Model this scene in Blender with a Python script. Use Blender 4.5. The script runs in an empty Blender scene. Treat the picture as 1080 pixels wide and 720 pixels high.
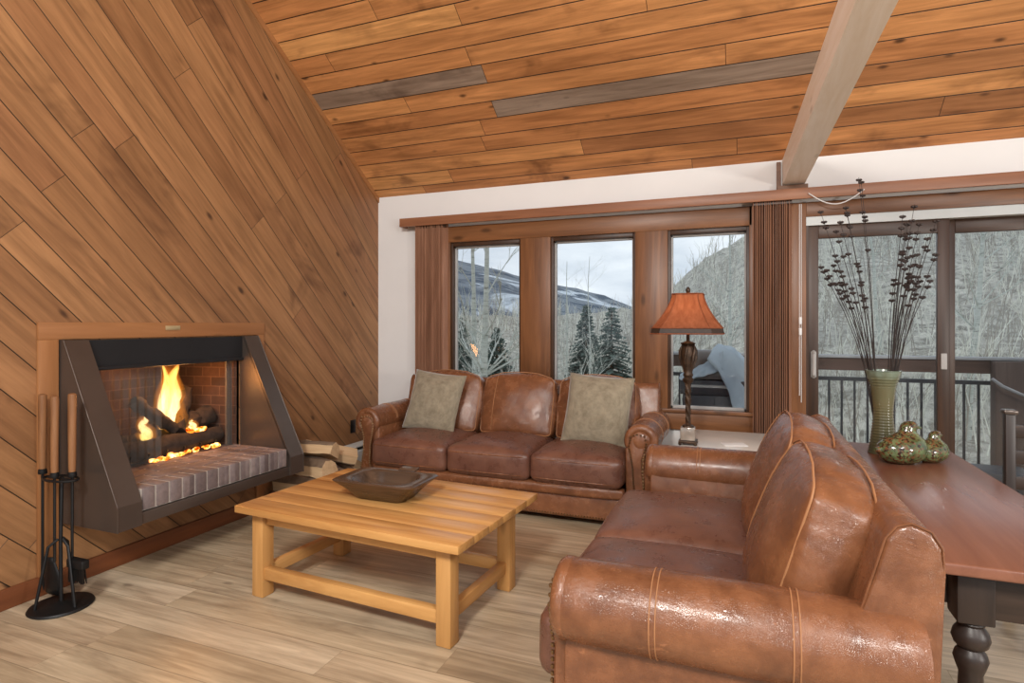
import bpy, bmesh, math, random
from mathutils import Vector, Matrix, Euler, noise
random.seed(7)
C = bpy.context.scene.collection
PI = math.pi
# ------------------------------------------------------------------ camera, sky, lights, exposure
FPX, TH, HZ, EYE = 616.0, math.atan(242/616), 342.0, 1.37
cd = bpy.data.cameras.new('camera'); cam = bpy.data.objects.new('camera', cd); C.objects.link(cam)
cam.location = (0, 0, EYE); cam.rotation_euler = (PI/2, 0, TH)
cd.sensor_fit = 'HORIZONTAL'; cd.sensor_width = 36; cd.lens = 36*FPX/1080
cd.shift_y = (HZ-360)/1080; cd.clip_start = .05; cd.clip_end = 3000
bpy.context.scene.camera = cam
vs = bpy.context.scene.view_settings
vs.view_transform = 'Standard'; vs.look = 'None'; vs.gamma = 1; vs.use_curve_mapping = False
vs.exposure = 0.28
W = bpy.data.worlds.new('sky'); bpy.context.scene.world = W; W.use_nodes = True
SKY_STRENGTH = 1.32
def area(name, loc, target, size, power, col):
    l = bpy.data.lights.new(name, 'AREA'); l.shape = 'DISK'; l.size = size; l.energy = power; l.color = col
    o = bpy.data.objects.new(name, l); C.objects.link(o); o.location = loc
    d = Vector(target)-Vector(loc); o.rotation_euler = d.to_track_quat('-Z', 'Y').to_euler(); return o
area('ceiling_lamp', (-.5, -1.5, 3.5), (-1.5, 2.9, .8), .8, 150, (1, .94, .87))
area('rear_fill', (2.6, -1.5, 3.6), (.6, 2.6, .8), 1.2, 85, (1, .95, .89))  # added fill light behind the camera
area('beam_fill', (3.9, .2, 1.5), (.4, 3.2, 2.7), .5, 65, (1, .94, .87))  # added low fill to brighten the beam underside and ceiling, not a real lamp

# ------------------------------------------------------------------ node helper
class N:
    def __init__(s, tree): s.t = tree; tree.nodes.clear()
    def n(s, typ, ins=None, **kw):
        x = s.t.nodes.new(typ)
        for k, v in kw.items(): setattr(x, k, v)
        for k, v in (ins or {}).items():
            if isinstance(v, bpy.types.NodeSocket): s.t.links.new(v, x.inputs[k])
            else: x.inputs[k].default_value = v
        return x
    def m(s, op, a, b=0, c=0):
        return s.n('ShaderNodeMath', {0: a, 1: b, 2: c}, operation=op).outputs[0]
    def obj(s): return s.n('ShaderNodeTexCoord').outputs['Object']
    def dot(s, v, w): return s.n('ShaderNodeVectorMath', {0: v, 1: w}, operation='DOT_PRODUCT').outputs['Value']
    def vec(s, x, y, z): return s.n('ShaderNodeCombineXYZ', {0: x, 1: y, 2: z}).outputs[0]
    def scale(s, v, w): return s.n('ShaderNodeVectorMath', {0: v, 1: w}, operation='MULTIPLY').outputs[0]
    def noise(s, v, sc=5, det=4, rough=.55, dist=0):
        return s.n('ShaderNodeTexNoise', {'Vector': v, 'Scale': sc, 'Detail': det, 'Roughness': rough, 'Distortion': dist}).outputs[0]
    def ramp(s, f, stops):
        r = s.n('ShaderNodeValToRGB', {0: f}); e = r.color_ramp.elements
        while len(e) < len(stops): e.new(.5)
        for k, (p, c) in enumerate(stops): e[k].position = p; e[k].color = (*c, 1) if len(c) == 3 else c
        return r.outputs[0]
    def mix(s, f, a, b, mode='MIX'):
        x = s.n('ShaderNodeMix', data_type='RGBA', blend_type=mode)
        for k, v in ((0, f), (6, a), (7, b)):
            if isinstance(v, bpy.types.NodeSocket): s.t.links.new(v, x.inputs[k])
            else: x.inputs[k].default_value = v if k == 0 else ((*v, 1) if len(v) == 3 else v)
        return x.outputs[2]
    def step(s, f, a, b, lo=0, hi=1):
        return s.n('ShaderNodeMapRange', {0: f, 1: a, 2: b, 3: lo, 4: hi}, interpolation_type='SMOOTHSTEP').outputs[0]
    def bump(s, h, st=.3, d=.01): return s.n('ShaderNodeBump', {'Height': h, 'Strength': st, 'Distance': d}).outputs[0]
    def out(s, sh): s.n('ShaderNodeOutputMaterial', {0: sh})
    def pbr(s, col, rough=.5, metal=0, normal=None, spec=.5, **kw):
        d = {'Base Color': col if isinstance(col, bpy.types.NodeSocket) else (*col, 1), 'Roughness': rough, 'Metallic': metal, 'Specular IOR Level': spec}
        if normal: d['Normal'] = normal
        d.update(kw)
        p = s.n('ShaderNodeBsdfPrincipled', d); s.out(p.outputs[0]); return p
def lin(r, g, b):
    return tuple((c/255/12.92) if c/255 <= .04045 else ((c/255+.055)/1.055)**2.4 for c in (r, g, b))
def newmat(name):
    m = bpy.data.materials.new(name); m.use_nodes = True; return m, N(m.node_tree)
def simple(name, rgb, rough=.5, metal=0, var=.12, sc=8, bump=.0, spec=.5):
    m, n = newmat(name); o = n.obj(); f = n.noise(o, sc, 5)
    c = lin(*rgb)
    col = n.ramp(f, [(.3, tuple(x*(1-var) for x in c)), (.7, tuple(min(1, x*(1+var)) for x in c))])
    nm = n.bump(n.noise(o, sc*8, 4), bump, .004) if bump else None
    n.pbr(col, rough, metal, nm, spec); return m
def planks(name, U, V, w, ln, cols, gap=.004, rough=.5, gapc=(.012, .007, .004), knots=.5, streak=.5, gstr=1., spec=.4, off=0., blotch=.0):
    """boards: U = across the boards, V = along them"""
    m, n = newmat(name); o = n.obj()
    u = n.m('ADD', n.dot(o, U), off); v = n.dot(o, V)
    uu = n.m('DIVIDE', u, w); row = n.m('FLOOR', uu); fr = n.m('FRACT', uu)
    r1 = n.n('ShaderNodeTexWhiteNoise', {'W': row}, noise_dimensions='1D').outputs[0]
    vv = n.m('ADD', n.m('DIVIDE', v, ln), n.m('MULTIPLY', r1, 7.3)); seg = n.m('FLOOR', vv); fv = n.m('FRACT', vv)
    r2 = n.n('ShaderNodeTexWhiteNoise', {'Vector': n.vec(row, seg, 0)}, noise_dimensions='2D').outputs[0]
    eu = n.m('MULTIPLY', n.m('MINIMUM', fr, n.m('SUBTRACT', 1, fr)), w)
    ev = n.m('MULTIPLY', n.m('MINIMUM', fv, n.m('SUBTRACT', 1, fv)), ln)
    e = n.m('MINIMUM', eu, n.m('MULTIPLY', ev, 2.0))
    g = n.step(e, gap*.35, gap, 1, 0)
    gv = n.vec(n.m('MULTIPLY', u, 26), n.m('MULTIPLY', v, 1.6), n.m('MULTIPLY', r2, 37))
    g1 = n.noise(gv, 1.0, 6, .62, .6)
    g2 = n.noise(n.vec(n.m('MULTIPLY', u, 9), n.m('MULTIPLY', v, .9), n.m('MULTIPLY', r2, 91)), 1.0, 4, .6, 1.2)
    base = n.ramp(r2, cols)
    c = n.mix(streak, base, n.ramp(g1, [(.28, (.45, .40, .36)), (.62, (1.12, 1.12, 1.12))]), 'MULTIPLY')
    c = n.mix(streak, c, n.ramp(g2, [(.3, (.55, .50, .46)), (.6, (1.1, 1.1, 1.1))]), 'MULTIPLY')
    if blotch:
        bl = n.noise(n.vec(n.m('MULTIPLY', u, 2.6), n.m('MULTIPLY', v, 1.5), n.m('MULTIPLY', r2, 3)), 1, 4, .6, .5)
        c = n.mix(n.step(bl, .54, .74, 0, blotch), c, n.mix(1., c, (.42, .38, .38), 'MULTIPLY'))
    if knots:
        kv = n.vec(n.m('MULTIPLY', u, 5.2), n.m('MULTIPLY', v, 2.6), n.m('MULTIPLY', r2, 5))
        vo = n.n('ShaderNodeTexVoronoi', {'Vector': kv, 'Scale': 1.0, 'Randomness': 1.0}).outputs['Distance']
        c = n.mix(n.step(n.m('ADD', vo, n.m('MULTIPLY', g1, .05)), .06, .15, knots, 0), c, (.035, .014, .007))
    c = n.mix(g, c, gapc)
    h = n.m('SUBTRACT', n.m('MULTIPLY', g1, .12*gstr), n.m('MULTIPLY', g, 1.))
    n.pbr(c, rough, 0, n.bump(h, .5, .006), spec); return m
def wood(name, axis, c1, c2, rough=.5, sc=1., knots=.35, spec=.4, wear=None):
    """solid wood, grain running along local axis"""
    m, n = newmat(name); o = n.obj()
    k = [22*sc]*3; k[axis] = 1.5*sc
    f = n.noise(n.scale(o, tuple(k)), 1, 6, .62, .8)
    k2 = [5*sc]*3; k2[axis] = .7*sc
    f2 = n.noise(n.scale(o, tuple(k2)), 1, 3, .6, 1.)
    c = n.mix(.5, n.ramp(f, [(.3, c1), (.68, c2)]), n.ramp(f2, [(.3, c1), (.66, c2)]))
    if knots:
        k3 = [7*sc]*3; k3[axis] = 2.6*sc
        vo = n.n('ShaderNodeTexVoronoi', {'Vector': n.scale(o, tuple(k3)), 'Scale': 1.0}).outputs['Distance']
        c = n.mix(n.step(vo, .05, .16, knots, 0), c, tuple(x*.22 for x in c1))
    if wear:
        c = n.mix(n.step(n.noise(n.scale(o, tuple(k)), .5, 6, .7, .5), .60, .68, 0, .85), c, wear)
    n.pbr(c, rough, 0, n.bump(f, .25, .003), spec); return m

# ------------------------------------------------------------------ world: overcast mountain sky
n = N(W.node_tree)
gen = n.n('ShaderNodeTexCoord').outputs['Generated']
z = n.n('ShaderNodeSeparateXYZ', {0: gen}).outputs[2]
cl = n.noise(n.scale(gen, (2.2, 2.2, 9)), 1.3, 6, .55, .4)
skyc = n.ramp(cl, [(.33, lin(150, 163, 178)), (.50, lin(184, 192, 201)), (.70, lin(214, 219, 224))])
skyc = n.mix(n.step(z, -.06, -.01, 1, 0), skyc, lin(120, 118, 112))
bg = n.n('ShaderNodeBackground', {0: skyc, 1: SKY_STRENGTH})
n.n('ShaderNodeOutputWorld', {0: bg.outputs[0]})

# ------------------------------------------------------------------ mesh helper
class MB:
    def __init__(s): s.b = bmesh.new()
    def v(s, p): return s.b.verts.new(p)
    def face(s, vs):
        try: return s.b.faces.new(vs)
        except ValueError: return None
    def poly(s, pts): return s.face([s.v(p) for p in pts])
    def box(s, x0, x1, y0, y1, z0, z1, bev=0, seg=2, M=None):
        vs = [s.v((x, y, z)) for x in (x0, x1) for y in (y0, y1) for z in (z0, z1)]
        fs = [s.face([vs[i] for i in q]) for q in ((0,1,3,2),(4,6,7,5),(0,4,5,1),(2,3,7,6),(0,2,6,4),(1,5,7,3))]
        new = vs
        if bev:
            es = list({e for f in fs for e in f.edges})
            r = bmesh.ops.bevel(s.b, geom=es, offset=bev, segments=seg, affect='EDGES', profile=.5)
            new = list({v for f in r['faces'] for v in f.verts} | {v for v in vs if v.is_valid})
        if M: bmesh.ops.transform(s.b, matrix=M, verts=[v for v in new if v.is_valid])
        return s
    def prism(s, pts, axis, a, b, bev=0, seg=2, M=None):
        """pts: 2-D outline in the two other axes (cyclic order x,y,z), extruded from a to b along axis"""
        def P(p, t):
            q = [0, 0, 0]; q[axis] = t; oth = [i for i in range(3) if i != axis]; q[oth[0]] = p[0]; q[oth[1]] = p[1]; return q
        A = [s.v(P(p, a)) for p in pts]; B = [s.v(P(p, b)) for p in pts]; k = len(pts)
        fs = [s.face(A), s.face(B[::-1])] + [s.face([A[i], A[(i+1) % k], B[(i+1) % k], B[i]]) for i in range(k)]
        new = A+B
        if bev:
            es = list({e for f in fs if f for e in f.edges})
            r = bmesh.ops.bevel(s.b, geom=es, offset=bev, segments=seg, affect='EDGES', profile=.5)
            new = list({v for f in r['faces'] for v in f.verts} | {v for v in new if v.is_valid})
        if M: bmesh.ops.transform(s.b, matrix=M, verts=[v for v in new if v.is_valid])
        return s
    def rings(s, rings, cap=True, close=True):
        R = [[s.v(p) for p in r] for r in rings]; k = len(R[0])
        for a, b in zip(R, R[1:]):
            for i in range(k if close else k-1): s.face([a[i], a[(i+1) % k], b[(i+1) % k], b[i]])
        if cap and close: s.face(R[0][::-1]); s.face(R[-1])
        return s
    def lathe(s, prof, k=24, o=(0, 0, 0), ax=2, cap=True):
        rs = []
        for r, h in prof:
            ring = []
            for i in range(k):
                a = 2*PI*i/k; p = [0, 0, 0]; i1, i2 = [(1, 2), (2, 0), (0, 1)][ax]
                p[ax] = h; p[i1] = max(r, 1e-4)*math.cos(a); p[i2] = max(r, 1e-4)*math.sin(a)
                ring.append([p[j]+o[j] for j in range(3)])
            rs.append(ring)
        return s.rings(rs, cap)
    def tube(s, pts, rad, k=8, closed=False):
        pts = [Vector(p) for p in pts]; n = len(pts); R = []
        rad = rad if isinstance(rad, (list, tuple)) else [rad]*n
        up = None
        for i in range(n):
            if closed: t = pts[(i+1) % n]-pts[i-1]
            else: t = pts[min(i+1, n-1)]-pts[max(i-1, 0)]
            if t.length < 1e-9: t = Vector((0, 0, 1))
            t.normalize()
            if up is None: up = t.orthogonal()
            up = (up-t*up.dot(t)); up = up.normalized() if up.length > 1e-6 else t.orthogonal().normalized()
            w = t.cross(up)
            R.append([pts[i]+(up*math.cos(2*PI*j/k)+w*math.sin(2*PI*j/k))*rad[i] for j in range(k)])
        if closed: s.rings(R+[R[0]], False)
        else: s.rings(R)
        return s
    def ball(s, c, r, u=8, v=6, sc=(1, 1, 1)):
        m = Matrix.Translation(c) @ Matrix.Diagonal((*[r*q for q in sc], 1))
        bmesh.ops.create_uvsphere(s.b, u_segments=u, v_segments=v, radius=1, matrix=m); return s
    def cushion(s, hx, hy, hz, r=.04, crown=(0, 0, 0), seg=14, M=None, amp=.0, seed=0, fr=6):
        """soft upholstered block: rounded box with crowned faces and gentle creasing"""
        b2 = bmesh.new(); bmesh.ops.create_cube(b2, size=2)
        bmesh.ops.subdivide_edges(b2, edges=b2.edges[:], cuts=seg-1, use_grid_fill=True)
        H = (hx, hy, hz)
        for v in b2.verts:
            c = v.co.copy(); q = Vector([math.copysign(abs(c[i])**.85, c[i])*H[i] for i in range(3)])
            inn = Vector([max(-(H[i]-r), min(H[i]-r, q[i])) for i in range(3)]); d = q-inn
            if d.length > 1e-9: q = inn+d.normalized()*r
            t = [min(1, abs(q[i]/H[i])) for i in range(3)]
            for i in range(3):
                j, k = [(1, 2), (0, 2), (0, 1)][i]
                q[i] += math.copysign(1, q[i])*(t[i]**2)*crown[i]*(1-t[j]**2.4)*(1-t[k]**2.4)
            if amp:
                nn = noise.noise(q*fr+Vector((seed*3.1, seed, 0)))+.5*noise.noise(q*fr*2.3+Vector((0, seed*2.3, 5)))
                q += q.normalized()*amp*nn
            v.co = q
        if M: bmesh.ops.transform(b2, matrix=M, verts=b2.verts[:])
        me = bpy.data.meshes.new('tmp'); b2.to_mesh(me); b2.free(); s.b.from_mesh(me); bpy.data.meshes.remove(me); return s
    def move(s, M): bmesh.ops.transform(s.b, matrix=M, verts=s.b.verts[:]); return s
    def build(s, name, mat, parent=None, smooth=True, ang=40, loc=None):
        bmesh.ops.recalc_face_normals(s.b, faces=s.b.faces[:])
        if smooth:
            for f in s.b.faces: f.smooth = True
            for e in s.b.edges:
                if len(e.link_faces) == 2 and e.calc_face_angle(0) > math.radians(ang): e.smooth = False
        me = bpy.data.meshes.new(name); s.b.to_mesh(me); s.b.free()
        o = bpy.data.objects.new(name, me); C.objects.link(o)
        if mat: me.materials.append(mat)
        if parent: o.parent = parent
        if loc: o.location = loc
        return o
def tag(o, label, cat, group=None, kind=None):
    o['label'] = label; o['category'] = cat
    if group: o['group'] = group
    if kind: o['kind'] = kind
    return o
def thing(name, label, cat, loc=(0, 0, 0), rz=0, group=None):
    o = bpy.data.objects.new(name, None); C.objects.link(o); o.location = loc; o.rotation_euler = (0, 0, rz)
    o.empty_display_size = .1
    return tag(o, label, cat, group)
def struct(o): o['kind'] = 'structure'; return o
def T(*p): return Matrix.Translation(p)
def Rx(a): return Matrix.Rotation(a, 4, 'X')
def Ry(a): return Matrix.Rotation(a, 4, 'Y')
def Rz(a): return Matrix.Rotation(a, 4, 'Z')

# ------------------------------------------------------------------ materials
S2 = math.sqrt(.5)
M_wall = planks('diagonal_cedar', (0, S2, S2), (0, S2, -S2), .163, 4.2,
    [(0, lin(144, 102, 67)), (.35, lin(155, 112, 74)), (.7, lin(165, 121, 81)), (1, lin(150, 105, 70))], gap=.0034, rough=.5, streak=.55, knots=.85, blotch=.75)
AL = math.atan(.68); CA, SA = math.cos(AL), math.sin(AL)
M_ceil = planks('ceiling_cedar', (0, CA, -SA), (1, 0, 0), .152, 2.4,
    [(0, lin(150, 132, 116)), (.07, lin(150, 128, 110)), (.10, lin(166, 114, 74)), (.3, lin(192, 132, 82)), (.6, lin(212, 152, 96)), (.8, lin(196, 134, 84)), (1, lin(220, 164, 104))], gap=.005, rough=.45, streak=.62, knots=.85, blotch=.85)
M_floor = planks('plank_floor', (0, 1, 0), (1, 0, 0), .19, 1.5,
    [(0, lin(182, 164, 136)), (.4, lin(194, 178, 150)), (.7, lin(204, 188, 162)), (1, lin(188, 168, 138))], gap=.0016, rough=.38, gapc=lin(130, 112, 88), streak=.66, knots=.4, gstr=.3, off=.06, blotch=.45)
M_white = simple('white_paint', (226, 224, 222), .7, 0, .02, 3, .05)
TR1, TR2 = lin(84, 52, 31), lin(146, 97, 60)
M_trimx = wood('stained_alder_x', 0, TR1, TR2, .38, .8, .6)
M_trimz = wood('stained_alder_z', 2, TR1, TR2, .38, .8, .6)
M_trimy = wood('cedar_board_y', 1, lin(140, 92, 54), lin(172, 120, 76), .5, .8, .4)
M_trimv = wood('cedar_board_z', 2, lin(140, 92, 54), lin(172, 120, 76), .5, .8, .4)
M_base = wood('baseboard_wood', 1, lin(92, 50, 28), lin(128, 74, 42), .5, 1, .2)
M_val = wood('valance_wood', 0, lin(122, 78, 54), lin(164, 112, 80), .4, 1, .15)
M_dkx = wood('dark_frame_x', 0, lin(48, 31, 20), lin(78, 51, 33), .4, 1, 0)
M_dkz = wood('dark_frame_z', 2, lin(48, 31, 20), lin(78, 51, 33), .4, 1, 0)
M_blind = wood('blind_slats', 2, lin(120, 82, 62), lin(170, 124, 98), .4, 1.3, 0)
M_beam = wood('pale_beam', 1, lin(232, 218, 198), lin(252, 246, 238), .6, .9, .35)
M_bracket = wood('bracket_wood', 0, lin(96, 66, 48), lin(134, 98, 74), .5, 1, 0)
M_steel = simple('bronze_steel', (88, 77, 70), .3, .45, .1, 4, .03)
M_blacksteel = simple('black_steel', (34, 34, 36), .5, .3, .1, 4, .05)
M_iron = simple('wrought_iron', (26, 26, 27), .5, .4, .2, 20, .15)
M_mortar = simple('mortar', (172, 164, 156), .9, 0, .12, 30, .3)
M_log = simple('charred_log', (46, 36, 30), .95, 0, .5, 24, .9)
M_brass = simple('brass_plate', (206, 184, 140), .35, .6, .05)
M_handle = wood('handle_wood', 2, lin(104, 66, 38), lin(158, 112, 74), .5, 2, 0)
M_heat = simple('heater_enamel', (196, 198, 196), .45, 0, .04)
M_black = simple('black_plastic', (20, 18, 17), .4)
M_pillow, n = newmat('sage_velvet'); o = n.obj()
f = n.noise(n.scale(o, (14, 60, 14)), 1, 6, .7)
n.pbr(n.ramp(f, [(.3, lin(120, 110, 92)), (.7, lin(158, 147, 126))]), .9, 0, n.bump(n.noise(o, 240, 3), .3, .002), .2, **{'Sheen Weight': .5, 'Sheen Roughness': .4})
M_nail = simple('nailhead_brass', (128, 98, 66), .35, .85, .1)
def leather(name, a, b, c, rough=.36):
    m, n = newmat(name); o = n.obj()
    f = n.noise(o, 3.2, 6, .62, .4); f2 = n.noise(o, 14, 6, .65, .2)
    col = n.mix(.4, n.ramp(f, [(.3, a), (.52, b), (.75, c)]), n.ramp(f2, [(.3, a), (.7, c)]))
    vo = n.n('ShaderNodeTexVoronoi', {'Vector': o, 'Scale': 230.}, feature='DISTANCE_TO_EDGE').outputs['Distance']
    cr = n.noise(n.scale(o, (9, 3.5, 5)), 1., 5, .62, 2.2)
    h = n.m('ADD', n.m('MULTIPLY', n.step(vo, 0, .12), .06), n.m('MULTIPLY', cr, .75))
    scr = n.step(n.noise(n.scale(o, (30, 5, 12)), 1, 4, .7, 3), .66, .71, 0, .35)
    col = n.mix(scr, col, tuple(min(1, x*1.5) for x in c))
    r = n.step(f2, .3, .7, rough-.06, rough+.1)
    n.pbr(col, r, 0, n.bump(h, .4, .01), .6); return m
M_leather = leather('brown_leather', lin(84, 50, 33), lin(121, 75, 48), lin(156, 103, 68), .22)
M_leatherd = leather('brown_leather_seat', lin(84, 53, 44), lin(108, 70, 56), lin(134, 92, 72), .30)
M_stitch = simple('tan_stitching', (164, 114, 76), .6)
M_pine_x = wood('pine_x', 0, lin(166, 112, 58), lin(224, 172, 106), .27, .9, .5)
M_pine_y = wood('pine_y', 1, lin(172, 120, 66), lin(208, 158, 98), .42, .9, .4)
M_pine_z = wood('pine_z', 2, lin(172, 122, 66), lin(212, 160, 98), .42, .9, .4)
M_bowl = wood('dough_bowl_wood', 0, lin(44, 34, 28), lin(98, 76, 60), .24, 1.2, 0)
M_tabletop = wood('red_brown_tabletop', 1, lin(96, 58, 44), lin(138, 92, 72), .26, .6, .5)
M_blackwood_z = wood('distressed_black_z', 2, lin(30, 24, 22), lin(56, 44, 38), .4, 1.2, 0, wear=lin(120, 74, 40))
M_blackwood_x = wood('distressed_black_x', 0, lin(34, 27, 24), lin(64, 50, 42), .4, 1.2, 0, wear=lin(110, 70, 40))
M_bark = simple('log_bark', (112, 92, 74), .95, 0, .3, 14, .8)
M_split = wood('split_wood', 0, lin(176, 142, 104), lin(220, 190, 150), .85, 1.4, 0)
def glassmat(name, tint=(1, 1, 1), gl=.10):
    m, n = newmat(name)
    fr = n.n('ShaderNodeFresnel', {'IOR': 1.45}).outputs[0]
    t = n.n('ShaderNodeBsdfTransparent', {0: (*tint, 1)}); g = n.n('ShaderNodeBsdfGlossy', {0: (1, 1, 1, 1), 1: .02})
    n.out(n.n('ShaderNodeMixShader', {0: n.m('MULTIPLY', fr, gl*6), 1: t.outputs[0], 2: g.outputs[0]}).outputs[0]); return m
M_glass = glassmat('window_glass', (.97, .98, .98))
def brickmat(name, a, b, mort, sx, V):
    m, n = newmat(name); o = n.obj()
    vec = n.vec(n.dot(o, V), n.dot(o, (0, 0, 1)), 0)
    bt = n.n('ShaderNodeTexBrick', {'Vector': vec, 'Color1': (*a, 1), 'Color2': (*b, 1), 'Mortar': (*mort, 1), 'Scale': sx, 'Mortar Size': .015, 'Row Height': .3, 'Brick Width': .62})
    c = n.mix(.5, bt.outputs[0], n.ramp(n.noise(o, 22, 5), [(.3, (.5, .5, .5)), (.7, (1.2, 1.2, 1.2))]), 'MULTIPLY')
    n.pbr(c, .9, 0, n.bump(bt.outputs[1], -.5, .006)); return m
M_firebrick_y = brickmat('fire_brick_back', lin(88, 60, 45), lin(66, 46, 36), lin(108, 80, 62), 4.5, (0, 1, 0))
M_firebrick_x = brickmat('fire_brick_side', lin(74, 50, 38), lin(56, 38, 30), lin(92, 68, 54), 4.5, (1, 0, 0))
M_brick, n = newmat('hearth_brick'); o = n.obj()
cell = n.n('ShaderNodeTexWhiteNoise', {'W': n.m('FLOOR', n.m('MULTIPLY', n.dot(o, (0, 1, 0)), 12.7))}, noise_dimensions='1D').outputs[0]
c = n.ramp(cell, [(0, lin(100, 86, 84)), (.4, lin(126, 110, 106)), (.75, lin(118, 106, 106)), (1, lin(144, 128, 122))])
c = n.mix(.7, c, n.ramp(n.noise(o, 30, 6, .7), [(.3, (.6, .6, .6)), (.7, (1.25, 1.25, 1.25))]), 'MULTIPLY')
n.pbr(c, .8, 0, n.bump(n.noise(o, 60, 5), .4, .004))

# ------------------------------------------------------------------ ROOM
XL, YB = -3.3, 4.83
XR, YN = 4.2, -1.2
def roof(y): return 2.605+(YB-y)*.68
struct(MB().box(XL-.1, XR, -3.2, YB+.12, -.12, 0).build('floor', M_floor, smooth=False))
# left wall, opening for the firebox y 2.05..3.12, z .47..1.15
w = MB()
FY0, FY1, FZ0, FZ1 = 2.06, 3.11, .46, 1.15
def wl(pts): w.prism(pts, 0, XL-.14, XL)
wl([(YN, 0), (FY0, 0), (FY0, roof(FY0)+.06), (YN, roof(YN)+.06)])
wl([(FY1, 0), (YB, 0), (YB, roof(YB)+.06), (FY1, roof(FY1)+.06)])
wl([(FY0, 0), (FY1, 0), (FY1, FZ0), (FY0, FZ0)])
wl([(FY0, FZ1), (FY1, FZ1), (FY1, roof(FY1)+.06), (FY0, roof(FY0)+.06)])
struct(w.build('wall_left', M_wall, smooth=False))
# sloping plank ceiling
w = MB()
w.prism([(YB+.2, roof(YB+.2)), (YN, roof(YN)), (YN, roof(YN)+.12), (YB+.2, roof(YB+.2)+.12)], 0, XL-.14, XR)
struct(w.build('ceiling', M_ceil, smooth=False))
# back wall with openings
WIN = [(-2.515, -1.80), (-1.545, -.80), (-.56, .065)]     # openings
WZ0, WZ1 = .665, 2.125
DX0, DX1, DZ1 = .44, 2.12, 2.165
w = MB()
xs = [XL-.1, WIN[0][0], WIN[0][1], WIN[1][0], WIN[1][1], WIN[2][0], WIN[2][1], DX0, DX1, XR]
for i in range(0, 9):
    a, b = xs[i], xs[i+1]
    if i in (1, 3, 5):
        w.box(a, b, YB, YB+.14, 0, WZ0); w.box(a, b, YB, YB+.14, WZ1, 2.66)
    elif i == 7: w.box(a, b, YB, YB+.14, DZ1, 2.66)
    else: w.box(a, b, YB, YB+.14, 0, 2.66)
struct(w.build('wall_back', M_white, smooth=False))
# baseboards
struct(MB().box(XL, XL+.018, YN, 4.80, 0, .10, .004).build('baseboard_left', M_base))
struct(MB().box(XL, WIN[0][0], YB-.015, YB, 0, .1, .004).build('baseboard_back', M_white))
# ceiling edge board along left wall
w = MB(); y0, y1 = YN, YB
w.prism([(y1, roof(y1)), (y0, roof(y0)), (y0, roof(y0)-.05), (y1, roof(y1)-.05)], 0, XL, XL+.012)
struct(w.build('trim_1', M_trimy, smooth=False))
# window surround boards
k = 2
def trim(x0, x1, z0, z1, m, y0=YB-.022, y1=YB, bev=.003):
    global k
    o = struct(MB().box(x0, x1, y0, y1, z0, z1, bev).build('trim_%d' % k, m)); k += 1; return o
trim(-2.55, .075, 2.125, 2.272, M_trimx)            # header over windows
trim(WIN[0][1]-.01, WIN[1][0]+.01, .5, 2.125, M_trimz)
trim(WIN[1][1]-.01, WIN[2][0]+.01, .5, 2.125, M_trimz)
trim(-2.6, WIN[0][0]+.01, .5, 2.125, M_trimz)
trim(WIN[2][1]-.01, .1, .5, 2.27, M_trimz)
trim(-2.6, .12, .535, .675, M_trimx, YB-.03)        # apron under sills
trim(-2.6, .12, .672, .70, M_trimx, YB-.055)        # sill
trim(.345, DX0+.005, 0, 2.272, M_trimz)
trim(DX0+.005, DX1+.1, 2.165, 2.272, M_trimx)
trim(DX1, DX1+.1, 0, 2.165, M_trimz)
struct(MB().box(DX0, DX1, YB-.01, YB+.10, 2.10, 2.165).build('trim_%d' % k, M_heat)); k += 1    # pale door track head
# windows: dark sash, pale inner edge, glass
M_sash = simple('grey_sash_edge', (168, 164, 160), .5)
for i, (a, b) in enumerate(WIN):
    wn = MB()
    for q in ((a, a+.03, WZ0, WZ1), (b-.03, b, WZ0, WZ1), (a+.03, b-.03, WZ1-.035, WZ1), (a+.03, b-.03, WZ0, WZ0+.03)):
        wn.box(q[0], q[1], YB+.0, YB+.11, q[2], q[3], .002)
    o = struct(wn.build('window_%d' % (i+1), M_dkz))
    sa = MB(); c0, c1, d0, d1 = a+.03, b-.03, WZ0+.03, WZ1-.035
    for q in ((c0, c0+.014, d0, d1), (c1-.014, c1, d0, d1), (c0, c1, d1-.016, d1), (c0, c1, d0, d0+.022)):
        sa.box(q[0], q[1], YB+.045, YB+.085, q[2], q[3], .002)
    sa.build('sash', M_sash, o)
    MB().box(c0+.01, c1-.01, YB+.062, YB+.067, d0+.01, d1-.01).build('pane', M_glass, o, smooth=False)
# sliding door: two panels
def door_panel(idx, x0, x1, y, st=.075, hand=None):
    d = MB(); z1 = 2.10
    for q in ((x0, x0+st, .03, z1), (x1-st, x1, .03, z1)): d.box(q[0], q[1], y-.02, y+.02, q[2], q[3], .003)
    o = struct(d.build('door_%d' % idx, M_dkz))
    d = MB(); d.box(x0+st, x1-st, y-.02, y+.02, 2.005, z1, .003); d.box(x0+st, x1-st, y-.02, y+.02, .03, .16, .003)
    d.build('rail', M_dkx, o)
    MB().box(x0+st-.01, x1-st+.01, y-.003, y+.003, .15, 2.015).build('pane', M_glass, o, smooth=False)
    if hand:
        h = MB()
        for hx, z0, zz in hand:
            if zz-z0 > .15: h.tube([(hx, y-.02, z0), (hx, y-.05, z0+.02), (hx, y-.055, (z0+zz)/2), (hx, y-.05, zz-.02), (hx, y-.02, zz)], .012, 8)
            h.box(hx-.018, hx+.018, y-.032, y-.019, z0, zz, .004)
        ho = h.build('handle', M_sash, o); ho['label'] = 'pale grey pull handles'
door_panel(1, .46, 1.335, YB+.035, .07, [(.497, .98, 1.17), (1.30, 1.06, 1.17)])
door_panel(2, 1.30, 2.10, YB+.085, .08)
struct(MB().box(DX0, DX1, YB, YB+.13, 0, .03).build('trim_%d' % k, M_dkx)); k += 1
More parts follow.
